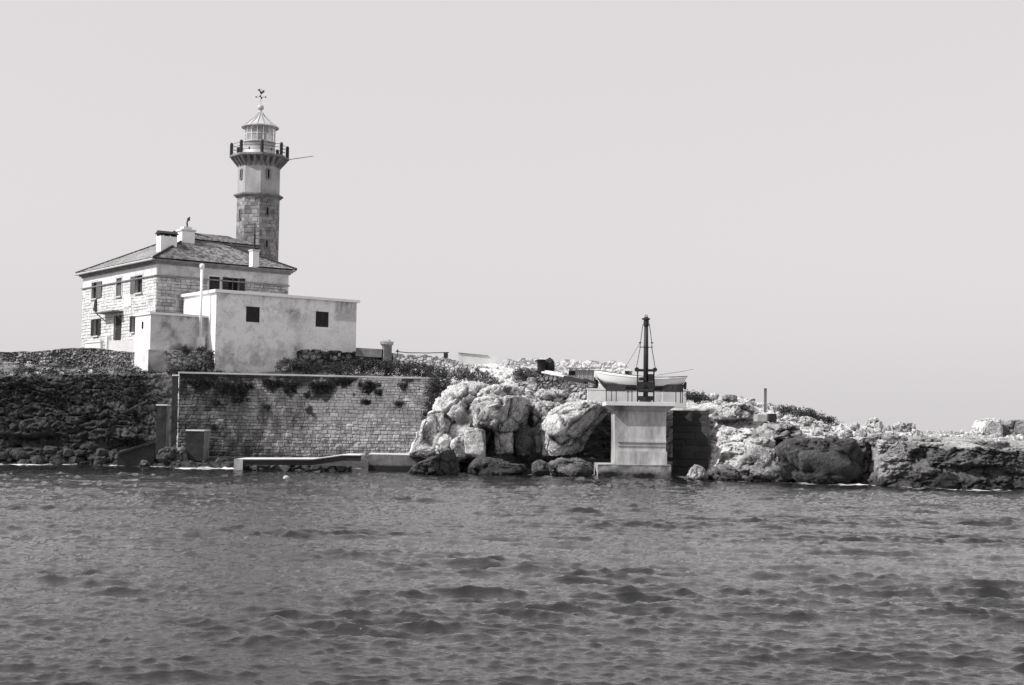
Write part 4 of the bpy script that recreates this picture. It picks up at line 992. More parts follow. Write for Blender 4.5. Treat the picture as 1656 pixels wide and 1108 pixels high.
# ------------------------------------------------------------------ terrace parapet in front of the house
p0 = P(178, 552, 114.5); p1 = P(240, 553, 112.5); dv = (p1 - p0); dv.z = 0; ln = dv.length; dv.normalize(); nv_ = Vector((dv.y, -dv.x, 0)); zt_ = p0.z
pt = thing('parapet', 'low white terrace parapet below the house door', 'wall', (p0.x, p0.y, zt_ - 1.4))
m = MB(); m.obox(p0 + dv * (ln / 2) + Z * (-.65), dv, nv_, Z, ln / 2, .14, .7); m.build('parapet_wall', M_concw, pt)
m = MB(); m.box(P(175.5, 557, 114.8), (.38, .5, 1.3), .4); m.build('pillar', M_white, pt)
a_ = P(140, 554, 117); b_ = P(165, 552, 116.5)
m = MB(); m.bar(a_, b_, .5, .16); m.bar(a_ - Z * .55, b_ - Z * .55, .4, .9); o = m.build('bench', M_white); tag(o, 'white stone bench against the left end of the house', 'bench')

# ------------------------------------------------------------------ dry stone wall at far left
def stone_wall(name, label, pts, thick, hgt_fn, base, step=.07, s=2.6, seed=1, cat='wall', mat=None, con=1.0):
    """pts: list of (px, py_top, Y)"""
    W3 = [P(*q) for q in pts]; Vl, Fl, Tl, off = [], [], [], 0
    L_ = [0]
    for a, b in zip(W3[:-1], W3[1:]): L_.append(L_[-1] + (b - a).length)
    for i, (a, b) in enumerate(zip(W3[:-1], W3[1:])):
        d = (b - a); zt0, zt1_ = a.z, b.z; d.z = 0; ln = d.length; d.normalize(); n = Vector((d.y, -d.x, 0))
        nu = int(ln / step) + 2; nz = int(hgt_fn / step) + 2; nt_ = max(3, int(thick / step) + 1)
        rows = []
        # front (bottom->top), top (front->back), back (top->bottom)
        prof = [(0, -hgt_fn + hgt_fn * k / nz) for k in range(nz)] + [(thick * k / nt_, 0) for k in range(nt_)] + [(thick, -hgt_fn * k / 6) for k in range(7)]
        S = np.linspace(0, 1, nu); pr = np.array(prof)
        bx = a.x + (b.x - a.x) * S; by = a.y + (b.y - a.y) * S; bz = zt0 + (zt1_ - zt0) * S
        V = np.zeros((len(prof), nu, 3)); V[..., 0] = bx - n.x * pr[:, 0:1]; V[..., 1] = by - n.y * pr[:, 0:1]; V[..., 2] = bz + pr[:, 1:2]
        Vf = V.reshape(-1, 3); d1, d2, idv = worley(Vf * (1, 1, 1.4) + seed, s); e = sstep(0, .25, d2 - d1); nn = fbm(Vf, .8, 4)
        up = np.repeat((pr[:, 1] > -.3).astype(float), nu)
        Vf = Vf + np.array(n) * ((.12 * e * (.4 + idv)))[:, None]; Vf[:, 2] += up * ((idv - .5) * .35 * (s < 4) + .12 * nn) + .02
        Tl.append((base + .45 * con * (idv - .5)) * (1 - .8 * con * (1 - e)) + .3 * con * nn); Vl.append(Vf); Fl.append(gridfaces(len(prof), nu) + off); off += len(Vf)
    V = np.concatenate(Vl); bs = V.mean(0); bs[2] = V[:, 2].min()
    o = link(name, np_mesh(name, V - bs, np.concatenate(Fl), np.concatenate(Tl), False), mat or M_rock); o.location = bs; tag(o, label, cat); return o
stone_wall('dry_stone_wall', 'rough dry stone wall along the skyline left of house', [(-300, 571, 118), (-40, 570, 116), (60, 569, 115), (105, 564, 115), (150, 563, 114.5), (185, 568, 114), (238, 571, 112.5)], .6, 2.0, .30, s=4.2)
stone_wall('dark_stone_wall', 'dark stone wall below the right half of the annex', [(484, 567, 116.0), (575, 571, 119.0), (640, 573, 120)], .5, 1.3, .20, s=1.8, seed=4)
stone_wall('rubble_wall', 'pale rubble wall on crest right of annex', [(636, 574, 119), (700, 577, 119), (760, 590, 119), (812, 604, 118)], .7, 2.0, .88, s=2.6, seed=6, con=.7)
stone_wall('field_wall', 'long white dry stone wall along the skyline behind the boat', [(812, 582, 119), (870, 583, 119), (905, 583, 119), (1000, 588, 118), (1012, 600, 117)], .7, 1.4, 1.05, s=1.6, seed=9, con=.45)
stone_wall('landing_wall', 'small pale wall under the scrubby ledge left of hut', [(838, 615, 107), (876, 614, 107)], .7, .9, .82, s=1.4, seed=12)
stone_wall('earth_bank_wall', 'grey stone bank edge above the overhanging boulder', [(832, 598, 112), (848, 598, 111), (900, 606, 110), (960, 612, 109)], 1.4, 1.4, .36, s=2.4, seed=15)

# ------------------------------------------------------------------ retaining wall
RW0 = P(290, 604, 107.8); RW1 = P(712, 613, 113.0); RD = RW1 - RW0; RTz = (RW0.z + RW1.z) / 2; RD.z = 0; RL = RD.length; RD.normalize(); RN = Vector((RD.y, -RD.x, 0))
R0 = Vector((RW0.x, RW0.y, 0))
ret = thing('retaining_wall', 'long high coursed masonry retaining wall under the annex', 'wall', (R0.x, R0.y, 0))
def ret_fn(u, z, P3):
    h, rn = masonry(u + .05 * fbm(P3, 1.5, 3), z + .06 * fbm(P3 + 5, 1.2, 3), .25, .42, 77, .022)
    n = fbm(P3, .22, 5, .6); n2 = fbm(P3, 1.2, 5, .6); n3 = fbm(P3, 4, 3)
    f = u / RL
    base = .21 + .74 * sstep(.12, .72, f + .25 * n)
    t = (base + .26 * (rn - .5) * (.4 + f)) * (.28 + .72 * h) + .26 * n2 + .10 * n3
    dt = (RTz - z); nb = fbm(P3 + 40, .55, 5, .6)
    blot = sstep(.02, .22, nb + .55 * (1 - dt / 2.4) - 1.1 * np.maximum(f - .55, 0) - .12) * (dt > .05)
    lich = sstep(.12, .30, fbm(P3 + 90, .8, 5, .65) - .5 * f + .1); t = t * (1 - .45 * lich)
    t = t * (1 - .85 * blot)
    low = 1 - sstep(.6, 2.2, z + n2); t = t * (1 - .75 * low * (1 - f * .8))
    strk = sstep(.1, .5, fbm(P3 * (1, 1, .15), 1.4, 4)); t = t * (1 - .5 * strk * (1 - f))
    return .04 * h * (.5 + rn) + .06 * n2, t
join_panels('stonework', [panel(R0, RD, RL, -.3, RTz, ret_fn, step=.055), panel(R0 - RN * 1.6, RN, 1.6, -.3, RTz, lambda u, z, P3: (ret_fn(u, z, P3)[0], .8 + .2 * fbm(P3, 1, 4)), step=.1)], M_mason, ret)  # pale tone of the left return paints its sunlit side
m = MB(); m.obox(R0 + RD * (RL / 2) - RN * .22 + Z * (RTz + .06), RD, RN, Z, RL / 2 + .05, .32, .06); m.build('coping', M_concw, ret)
# long concrete buttresses at its left end
def pier(name, label, x0, x1, ytop, ybot, Y, dep, mat, side=None):  # tones paint shaded front, sunlit left side, dimmer right side
    a = P(x0, ytop, Y); b = P(x1, ytop, Y); zb = P(x0, ybot, Y).z
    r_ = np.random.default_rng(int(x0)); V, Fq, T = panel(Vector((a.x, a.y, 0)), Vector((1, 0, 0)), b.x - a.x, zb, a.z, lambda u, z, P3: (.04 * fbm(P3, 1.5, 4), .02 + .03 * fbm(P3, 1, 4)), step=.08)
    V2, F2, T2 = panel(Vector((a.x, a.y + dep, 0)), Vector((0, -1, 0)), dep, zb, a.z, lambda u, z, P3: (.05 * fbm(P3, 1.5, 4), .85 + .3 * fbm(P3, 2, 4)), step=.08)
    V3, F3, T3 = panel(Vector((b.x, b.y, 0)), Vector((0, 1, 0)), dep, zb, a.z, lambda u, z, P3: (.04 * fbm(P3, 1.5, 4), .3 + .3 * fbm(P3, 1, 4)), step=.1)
    t = thing(name, label, 'buttress', (a.x, a.y, zb)); join_panels('stonework', [(V, Fq, T), (V2, F2, T2), (V3, F3, T3)], M_mason, t)
    m = MB(); m.box(((a.x + b.x) / 2, a.y + dep / 2, a.z + .05), (b.x - a.x + .06, dep + .06, .1)); m.build('cap', M_concw, t)
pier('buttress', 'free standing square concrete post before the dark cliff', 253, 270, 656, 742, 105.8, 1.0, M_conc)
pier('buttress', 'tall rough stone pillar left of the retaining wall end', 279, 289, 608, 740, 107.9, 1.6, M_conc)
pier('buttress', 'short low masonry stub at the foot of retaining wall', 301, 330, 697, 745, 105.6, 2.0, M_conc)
rock('rounded rock at the foot of the concrete post', [(246,748),(250,730),(262,722),(280,726),(286,750)], 104.5, 2.2, .16, sub=5, wetz=.5)
rock('small pale stone in water below the concrete post', [(222,754),(228,744),(236,746),(240,756)], 104, 1, .3, sub=4, wetz=.2)
rock('pale rounded rock between stone pillar and masonry stub', [(276,746),(280,728),(292,722),(300,732),(302,750)], 105.0, 1.6, .26, sub=5, wetz=.4)
# sloping slip rail
m = MB(); a_ = P(190, 734, 105.5); b_ = P(222, 723, 106); c_ = P(250, 714, 106.3)
m.bar(a_, b_, .5, .14); m.bar(b_, c_, .5, .14); m.prism([a_ - Z * .1, b_ - Z * .1, c_ - Z * .1, c_ - Z * 1.9, a_ - Z * 1.2], (0, .8, 0))
o = m.build('slip_ramp', material('slip_concrete', .012, .06, 1, .6)); tag(o, 'narrow sloping concrete ramp rising to the concrete post', 'ramp')

# ------------------------------------------------------------------ quay
quay = thing('quay', 'long low concrete landing quay before the retaining wall', 'quay', tuple(Pz(500, 750, 0)))
def quay_slab(poly, ztop, th, mat, name):
    m = MB(); m.prism([Vector((p.x, p.y, ztop - th)) for p in poly], (0, 0, th)); return m.build(name, mat, quay, bevel=.03)
QZ = .82
q0 = Pz(380, 742, QZ); q1 = Pz(505, 742, QZ); q2 = Pz(560, 734.5, QZ + .3); q3 = Pz(601, 732.5, QZ + .3)
m = MB(); back = 4.0
top = [(q0.x, q0.y, QZ), (q1.x, q1.y, QZ), (q2.x, q1.y + .8, QZ + .32), (q3.x, q1.y + 1.0, QZ + .32)]
bk = [(x, y + (back if i < 3 else 3.4), z) for i, (x, y, z) in enumerate(top)]
vs = top + bk + [(x, y, z - .10) for x, y, z in top] + [(x, y, z - .10) for x, y, z in bk]
fs = [(0, 1, 5, 4), (1, 2, 6, 5), (2, 3, 7, 6), (8, 9, 1, 0), (9, 10, 2, 1), (10, 11, 3, 2), (0, 4, 12, 8), (3, 11, 15, 7), (4, 5, 13, 12), (5, 6, 14, 13), (6, 7, 15, 14), (8, 12, 13, 9), (9, 13, 14, 10), (10, 14, 15, 11)]
m.add(vs, fs); m.build('deck', material('white_quay_concrete', .25, .75, .8, .5, .25), quay, bevel=.04)
M_quayf = material('shade_dark_concrete', .012, .06, .8, .5, .1)  # shade on the quay front painted into the fascia colour
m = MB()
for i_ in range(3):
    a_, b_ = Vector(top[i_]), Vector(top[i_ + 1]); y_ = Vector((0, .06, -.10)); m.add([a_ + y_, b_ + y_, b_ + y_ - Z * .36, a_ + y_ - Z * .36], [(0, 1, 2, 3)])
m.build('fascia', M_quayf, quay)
m = MB(); m.box((top[0][0] + .25, top[0][1] - .02, QZ - .42), (.6, .12, .84)); m.build('end_block', M_conc, quay)
# rough masonry base under the deck: front shade and sunlit left side painted in
def base_fn(u, z, P3):
    d, t = rub_fn(.10, 3, 1.6, .2)(u, z, P3); return d - .1, t * .6
x0_, x1_ = top[0][0], top[3][0]
join_panels('base', [panel(Vector((x0_ + .1, top[0][1] + .25, 0)), Vector((1, .04, 0)), x1_ - x0_ - .3, -.6, QZ - .4, base_fn, step=.08),
                     panel(Vector((x0_ + .1, top[0][1] + 3.6, 0)), Vector((0, -1, 0)), 3.3, -.6, QZ - .4, lambda u, z, P3: (0 * u, .6 + .4 * fbm(P3, 1, 3)), step=.1)], M_mason, quay)
a_ = P(596, 731, top[3][1] + .5); b_ = P(692, 736, top[3][1] - .2)
def low_wall_fn(u, z, P3): n = fbm(P3, .8, 4); return .05 * n, .15 + .2 * n - .3 * (1 - sstep(.2, .5, z))
dd = b_ - a_; dd.z = 0
join_panels('breast_wall', [panel(Vector((a_.x, a_.y, 0)), dd, dd.length, -.5, 1.15, low_wall_fn, step=.08)], M_mason, quay)
m = MB(); m.prism([Vector((a_.x, a_.y, 1.15)), Vector((b_.x, b_.y, 1.15)), Vector((b_.x, b_.y + 3, 1.15)), Vector((a_.x, a_.y + 3, 1.15))], (0, 0, .06)); m.build('breast_wall_cap', M_concw, quay)

# ------------------------------------------------------------------ crane platform
PY = 96.9
pl = P(993, 748, PY); pr_ = P(1077, 750, PY); zs = P(1035, 665, PY).z; zt_ = P(1035, 650, PY - .55).z
plat = thing('crane_platform', 'tall concrete platform on a square pier carrying crane and boat', 'platform', ((pl.x + pr_.x) / 2, PY + 1.5, 0))
m = MB(); fx0, fx1 = P(967, 752, PY - 1.2).x, P(1086, 752, PY - 1.2).x; fz = P(1035, 753, PY - 1.2).z
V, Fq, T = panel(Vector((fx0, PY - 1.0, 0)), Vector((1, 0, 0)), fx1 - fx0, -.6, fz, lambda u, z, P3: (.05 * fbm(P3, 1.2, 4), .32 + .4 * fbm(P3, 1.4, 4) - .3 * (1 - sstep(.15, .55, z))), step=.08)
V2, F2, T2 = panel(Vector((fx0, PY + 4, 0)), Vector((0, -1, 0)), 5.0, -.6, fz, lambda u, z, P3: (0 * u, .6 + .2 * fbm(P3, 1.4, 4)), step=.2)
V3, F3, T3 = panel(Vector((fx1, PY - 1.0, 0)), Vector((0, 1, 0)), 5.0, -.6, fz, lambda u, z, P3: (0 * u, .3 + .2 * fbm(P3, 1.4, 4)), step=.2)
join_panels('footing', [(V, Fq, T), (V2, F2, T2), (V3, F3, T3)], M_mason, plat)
m = MB(); m.prism([(fx0, PY - 1.02, fz), (fx1, PY - 1.02, fz), (fx1, PY + 4, fz), (fx0, PY + 4, fz)], (0, 0, .06)); m.build('footing_top', M_conc, plat)
cxm = (pl.x + pr_.x) / 2; wp = pr_.x - pl.x
m = MB(); m.box((cxm, PY + 1.6, (fz + .06 + zs) / 2), (wp, 3.2, zs - fz - .06))
pier_o = m.build('pier', M_conc, plat, bevel=.03)
zr1, zr2 = P(1035, 714, PY).z, P(1035, 730, PY).z
m = MB(); m.box((cxm + .12, PY - .05, zr1), (wp - .25, .10, .14)); m.box((cxm + .1, PY - .03, zr1 - .3), (wp - .3, .06, .05)); m.box((cxm + .1, PY - .10, (zr2 + fz) / 2), (wp - .1, .2, zr2 - fz)); m.build('pier_ledge', M_conc, pier_o)
# haunch and slab
sx0, sx1 = P(980, 652, PY - .55).x, P(1093, 655, PY - .55).x
zu = P(1035, 656.5, PY - .55).z
yb = PY + 4.4
lo = [(pl.x - .05, PY - .02, zs), (pr_.x + .05, PY - .02, zs), (pr_.x + .05, yb - .4, zs), (pl.x - .05, yb - .4, zs)]
hi = [(sx0 + .05, PY - .5, zu), (sx1 - .05, PY - .5, zu), (sx1 - .05, yb, zu), (sx0 + .05, yb, zu)]
m = MB(); m.add(lo + hi, [(0, 1, 5, 4), (1, 2, 6, 5), (2, 3, 7, 6), (3, 0, 4, 7), (0, 3, 2, 1), (4, 5, 6, 7)]); m.build('haunch', M_conc, plat)
m = MB(); m.box(((sx0 + sx1) / 2, (PY - .55 + yb) / 2, (zu + zt_) / 2), (sx1 - sx0, yb - PY + .6, zt_ - zu)); m.build('slab', M_concw, plat, bevel=.02)
# white parapets behind the slab
def parapet(label, x0, x1, y0, y1, Y):
    a, b = P(x0, y0, Y), P(x1, y0, Y); zb = P(x0, y1, Y).z
    t = thing('parapet', label, 'wall', ((a.x + b.x) / 2, Y, zb), 'white parapets behind the platform')
    m = MB(); m.box(((a.x + b.x) / 2, Y + .15, (a.z + zb) / 2), (b.x - a.x, .3, a.z - zb)); m.build('parapet_wall', M_concw, t, bevel=.02)
    m = MB(); m.box(((a.x + b.x) / 2, Y + .15, a.z + .04), (b.x - a.x + .08, .38, .08)); m.build('coping', M_white, t)
parapet('white parapet left of the crane platform', 950, 980, 630, 660, 101.5)
parapet('white parapet directly behind the crane mast', 981, 1070, 631, 660, 102.2)
parapet('white parapet at the right rear of the platform', 1071, 1110, 631, 660, 101.5)
# quarried recess walls right of the platform; its shadow painted in near black
def recess_fn(u, z, P3):
    h, rn = masonry(u, z, .5, 1.6, 5, .03); n = fbm(P3, .8, 4); return .04 * h + .04 * n, .03 + .03 * rn * h + .03 * n
rc = thing('recess_wall', 'masonry wall painted shadow-dark in the recess right of the platform pier', 'wall', tuple(P(1110, 745, 99)))
a_ = P(1088, 700, 100.2); b_ = P(1146, 700, 98.6); dd = b_ - a_; dd.z = 0
join_panels('stonework', [panel(Vector((a_.x, a_.y, 0)), dd, dd.length, 0.2, P(1110, 664, 99.4).z, recess_fn, step=.08)], M_mason, rc)

# ------------------------------------------------------------------ crane
KY = PY + .9
def K(px, py, dy=0): return P(px, py, KY + dy)
base = K(1044, 648); crane = thing('boat_crane', 'dark steel boat crane with tall round mast and stays', 'crane', (base.x, base.y, zt_))
kx = base.x
zhead = K(1045, 526).z; ztop = K(1045, 514).z
m = MB(); m.lathe(Vector((kx, KY, 0)), [(.17, zt_), (.17, zt_ + 3.2), (.135, zhead + .1)], 16); m.build('mast', M_darkm, crane, True)
m = MB(); m.lathe(Vector((kx, KY, 0)), [(.15, zhead - .1), (.19, zhead), (.19, zhead + .3), (.16, zhead + .34), (.25, zhead + .38), (.25, ztop - .05), (.16, ztop), (.1, ztop + .08)], 14)
m.tube((kx - .3, KY, ztop - .08), (kx + .26, KY, ztop - .08), .05); m.build('mast_head', M_darkm, crane)
m = MB()
for k in range(10):
    a = math.pi * k / 9; b = math.pi * (k + 1) / 9
    if k < 9: m.tube((kx + .1 * math.cos(a), KY, ztop + .06 + .14 * math.sin(a)), (kx + .1 * math.cos(b), KY, ztop + .06 + .14 * math.sin(b)), .022)
m.build('lifting_ring', M_darkm, crane)
zc1 = K(1045, 599).z; hx = .70
m = MB(); m.box((kx, KY, zc1), (1.36, .22, .17))
for s_ in (-1, 1): m.tube((kx + s_ * .62, KY - .16, zc1 + .05), (kx + s_ * .62, KY + .16, zc1 + .05), .15, n=14)
m.build('crossbeam', M_darkm, crane)
zsp = K(1045, 561.5).z
for s_ in (-1, 1):
    for dy in (-.1, .1):
        m = MB(); m.wire([(kx + s_ * .22, KY + dy, zhead + .1), (kx + s_ * .40, KY + dy, zsp + .25), (kx + s_ * .40, KY + dy, zsp - .05), (kx + s_ * .66, KY + dy, zc1 + .1)], .016); m.build('stay_rod', M_darkm, crane)
m = MB(); m.tube((kx - .44, KY, zsp), (kx + .44, KY, zsp), .025); 
for s_ in (-1, 1): m.box((kx + s_ * .41, KY, zsp + .3), (.14, .26, .07)); m.box((kx + s_ * .42, KY, zsp), (.07, .24, .07))
m.lathe(Vector((kx, KY, zsp)), [(.18, -.05), (.18, .05)], 12)
m.build('spreader', M_darkm, crane)
for s_ in (-1, 1):
    m = MB(); m.bar((kx + s_ * .56, KY, zt_), (kx + s_ * .56, KY, zc1 - .08), .09, .1); m.build('frame_post', M_darkm, crane)
zm0, zm1 = K(1045, 638).z, K(1045, 614).z
m = MB(); m.box((kx, KY - .02, K(1045, 625).z), (1.22, .42, .62)); m.box((kx + .34, KY - .1, K(1045, 611).z), (.34, .36, .5)); m.box((kx - .22, KY - .1, K(1045, 613).z), (.5, .3, .22))
m.box((kx, KY - .02, zt_ + .28), (1.16, .3, .3)); m.lathe(Vector((kx, KY, zt_)), [(.42, 0), (.42, .1), (.25, .16), (.25, .4)], 14)
gb = m.build('winch_housing', M_darkm, crane)
m = MB()
for s_ in (-1, 1): m.tube((kx + s_ * .36, KY - .36, K(1045, 624).z), (kx + s_ * .36, KY - .22, K(1045, 624).z), .26, n=18)
m.tube((kx - .5, KY - .3, K(1045, 632).z), (kx + .5, KY - .3, K(1045, 632).z), .12, n=12)
m.build('gear_wheels', M_darkm, gb)
m = MB(); m.tube(K(1035, 555), K(1008, 600, 2.5), .012); m.build('guy_wire', M_darkm, crane)

# ------------------------------------------------------------------ boat
BY = PY + 2.6
bL = P(962, 612, BY).x; bR = P(1111, 612, BY).x; BLn = bR - bL
def bz(py): return P(1035, py, BY).z
boat = thing('rowing_boat', 'long white rowing boat with dark bottom stored on the platform', 'boat', ((bL + bR) / 2, BY, bz(630)))
ns, nk = 40, 9; keelz = bz(631)
def sheer(s): return bz(611) + (bz(600) - bz(611)) * max(0, 1 - s / .75) ** 1.6 + (bz(607.5) - bz(611)) * max(0, (s - .55) / .45) ** 1.6
def half(s): return .95 * max(0.0, math.sin(math.pi * min(max(s * .93 + .045, 0), 1)) ) ** .62 * (1 if s < .99 else .9)
def hull_pt(s, k, side):
    zs_ = sheer(s); t = k / (nk - 1)
    zk = keelz + (.45 * max(0, 1 - s / .16) ** 2 + .5 * max(0, (s - .86) / .14) ** 2) * (zs_ - keelz) * 1.0
    b = half(s) if 0 < s < 1 else .02
    if s <= 0.0: b = .03
    if s >= 1.0: b = .03
    y = b * math.sin(t * math.pi / 2) ** .75; z = zk + (zs_ - zk) * (1 - math.cos(t * math.pi / 2)) ** .85
    rake = .22 * (t - 1) * (-max(0, 1 - s / .12)) * -1; rk2 = .34 * (1 - t) * max(0, (s - .85) / .15)
    x = bL + s * BLn + .35 * (1 - t) * max(0, 1 - s / .15) - rk2
    return (x, BY + side * y, z)
def hull(k0, k1, name, mat, parent, inset=0):
    m = MB()
    for side in (-1, 1):
        vs = [hull_pt(i / ns, k, side) for i in range(ns + 1) for k in range(k0, k1 + 1)]; w = k1 - k0 + 1
        m.add(vs, [(i * w + j, (i + 1) * w + j, (i + 1) * w + j + 1, i * w + j + 1) for i in range(ns) for j in range(w - 1)])
    o = m.build(name, mat, parent, True); md = o.modifiers.new('s', 'SOLIDIFY'); md.thickness = .03; return o
hu = hull(4, 8, 'hull', M_boat, boat); hull(0, 4, 'hull_bottom', M_hullb, boat)
m = MB()
for side in (-1, 1):
    pts = [Vector(hull_pt(i / ns, 8, side)) + Z * .0 for i in range(ns + 1)]
    for a, b in zip(pts[:-1], pts[1:]): m.bar(a, b, .06, .045)
m.build('gunwale', M_hullb, boat)
m = MB()
for side in (-1,):
    pts = [Vector(hull_pt(i / ns, 7, side)) + Vector((0, -.02, 0)) for i in range(ns + 1)]
    for a, b in zip(pts[:-1], pts[1:]): m.bar(a, b, .03, .02)
m.build('rubbing_strake', M_trimd, boat)
for s_ in (.25, .45, .68, .85):
    m = MB(); q = hull_pt(s_, 7, 1); m.box((q[0], BY, sheer(s_) - .12), (.24, half(s_) * 1.8, .04)); m.build('thwart', M_wood, boat)
m = MB(); m.prism([(bR - .30, BY - .02, bz(622)), (bR - .12, BY - .02, bz(616)), (bR - .02, BY - .02, bz(618)), (bR - .04, BY - .02, bz(629)), (bR - .2, BY - .02, bz(629))], (0, .05, 0)); m.build('rudder', M_hullb, boat)
m = MB(); m.tube(P(1062, 607, BY), P(1114, 599, BY + .3), .014); m.box(tuple(P(1118, 597.6, BY + .3)), (.25, .1, .02)); o = m.build('oar', M_wood); tag(o, 'thin wooden oar sticking up out of the boat', 'oar')
# cradle
cr = thing('boat_cradle', 'dark cradle with thin legs holding the white boat', 'cradle', ((bL + bR) / 2, BY, zt_))
for (x0, x1) in ((981, 1011), (1070, 1104)):
    a, b = P(x0, 627, BY - .3), P(x1, 627, BY - .3); m = MB(); m.box(((a.x + b.x) / 2, BY, (bz(621.5) + bz(633)) / 2), (b.x - a.x, 1.3, bz(621.5) - bz(633))); m.build('cradle_block', M_hullb, cr)
a, b = P(1010, 628, BY - .3), P(1070, 628, BY - .3)
m = MB()
for dy in (-.5, .5): m.bar((a.x - .1, BY + dy, bz(630)), (b.x + .1, BY + dy, bz(630)), .14, .14)
m.build('beam', M_darkm, cr)
for x in (980.5, 989, 996.5, 1015.5, 1022, 1093, 1100.5, 1103.5):
    q = P(x, 640, BY - .6); m = MB(); m.tube((q.x, BY - .6, zt_), (q.x, BY - .6, bz(626)), .03); m.build('leg', M_darkm, cr)
m = MB(); q0_, q1_ = P(1013, 634, BY - .6), P(1024, 634, BY - .6); m.tube(q0_, q1_, .02); m.build('stretcher', M_darkm, cr)

# ------------------------------------------------------------------ small things on the crest
a = P(622, 571, 118.6)
wh = thing('wellhead', 'flared stone wellhead on the skyline right of the annex', 'wellhead', tuple(a - Z * .6))
r_ = 17 * 118.6 / F / 2
m = MB(); m.box((P(625, 565, 118.6).x, 119, P(625, 566, 118.6).z - .3), (13 * 118.6 / F, .8, 1.3), .3); m.build('shaft', M_trimd, wh)
m = MB(); zc = P(625, 560, 118.6).z; q = P(625, 558, 118.6); m.lathe(Vector((q.x, 119, zc)), [(.36, -.02), (.55, .18), (.58, .4), (.35, .46), (.3, .56)], 10); m.build('rim', M_conc, wh)
a, b = P(576, 563.5, 119), P(618, 566, 119)
m = MB(); m.bar(a - Z * .3, b - Z * .3, .5, .7); o = m.build('stone_bench', M_trimd); tag(o, 'low grey stone bench between annex and wellhead', 'bench')
po = thing('long_pole', 'long thin dark pole lying on supports on the skyline', 'pole', tuple(P(680, 578, 118.8)))
m = MB(); m.wire([P(640, 568.5, 118.8), P(660, 570.5, 118.8), P(690, 571, 118.8), P(726, 570, 118.8)], .04); m.build('pole', M_darkm, po)
m = MB(); m.tube(P(643, 577, 118.8), P(643, 565, 118.8), .035); m.tube(P(641, 567.5, 118.8), P(645, 567.5, 118.8), .035); m.build('forked_support', M_darkm, po)
m = MB(); m.box(tuple(P(721, 574.5, 118.8)), (.35, .4, .45)); m.build('support_block', M_darkm, po)
cw = thing('low_wall', 'low pale plastered wall with dark top edge on the skyline', 'wall', tuple(P(775, 590, 121)))
a, b = P(741, 571, 121), P(806, 578, 121)
m = MB(); m.prism([a, b, b - Z * 1.6, a - Z * 1.6], (0, .3, 0)); m.build('wall_face', M_concw, cw)
m = MB(); m.bar(a + Z * .02, P(790, 575.5, 121) + Z * .02, .2, .04); m.build('coping', M_trimd, cw)
# dark barrel and dark sack
q = P(875.5, 592, 110.5)
br = thing('barrel', 'tall black barrel standing before the white stone wall', 'barrel', (q.x, q.y, P(875, 604, 110.5).z))
h_ = P(875, 582, 110.5).z - P(875, 604, 110.5).z; zb_ = P(875, 604, 110.5).z
m = MB(); m.lathe(Vector((q.x, q.y, zb_)), [(.24, 0), (.28, .1), (.31, h_ * .3), (.315, h_ * .32), (.315, h_ * .66), (.33, h_ * .68), (.33, h_ - .05), (.36, h_ - .04), (.36, h_ + .02), (.3, h_ + .02)], 20); m.build('body', M_darkm, br, True)
m = MB(); m.tube((q.x - .5, q.y, zb_ + h_ - .12), (q.x - .3, q.y, zb_ + h_ - .05), .06); m.build('spout', M_darkm, br)
rock('dark rounded tarpaulin covered heap beside the black barrel', [(882,600),(882,582),(889,578),(896,583),(897,600)], 110.6, .9, .10, cat='heap', name='covered_heap', sub=5, wet=False, na=.6)
# hut and planks
q0_, q1_ = P(920, 603, 106), P(961, 606, 106); zt2 = P(940, 597, 106).z; zb2 = P(940, 622, 106).z
hut = thing('plank_hut', 'small weathered plank shed left of the boat bow', 'shed', (q0_.x, 106, zb2))
m = MB(); nb = 12; ww = (q1_.x - q0_.x) / nb
for k in range(nb):
    m.box((q0_.x + ww * (k + .5), 106 + .02 * (k % 2), (zt2 + zb2) / 2 - .02 * (k % 3)), (ww - .02, .05, zt2 - zb2))
m.build('plank_front', material('pale_planks', .18, .45, 3, .8, .1, stretch=(1, 1, .2)), hut)
m = MB(); m.box(((q0_.x + q1_.x) / 2, 106.8, (zt2 + zb2) / 2 - .05), (q1_.x - q0_.x - .1, 1.4, zt2 - zb2 - .1)); m.build('shed_body', M_wood, hut)
m = MB(); m.prism([(q0_.x - .15, 105.8, zt2), (q1_.x + .1, 105.8, zt2 + .02), (q1_.x + .1, 107.6, zt2 + .12), (q0_.x - .15, 107.6, zt2 + .12)], (0, 0, .06)); m.build('roof', M_wood, hut)
wq = P(925, 603.5, 105.9); m = MB(); m.box((wq.x, 105.95, wq.z), (.5, .04, .28)); m.build('window', M_inner, hut)
m = MB(); m.bar(P(879, 602, 106.5), P(916, 609, 105), .5, .12); m.bar(P(884, 600, 106.9), P(912, 605, 105.6), .4, .08); o = m.build('plank_stack', M_concw); tag(o, 'stack of pale planks sloping down beside black barrel', 'planks')
m = MB(); m.bar(P(914, 611, 104.8), P(948, 618, 104), .6, .3); m.bar(P(946, 614, 103.8), P(962, 619, 103.5), .5, .18); o = m.build('dark_beam', M_darkm); tag(o, 'dark beams lying below the plank shed', 'beam')
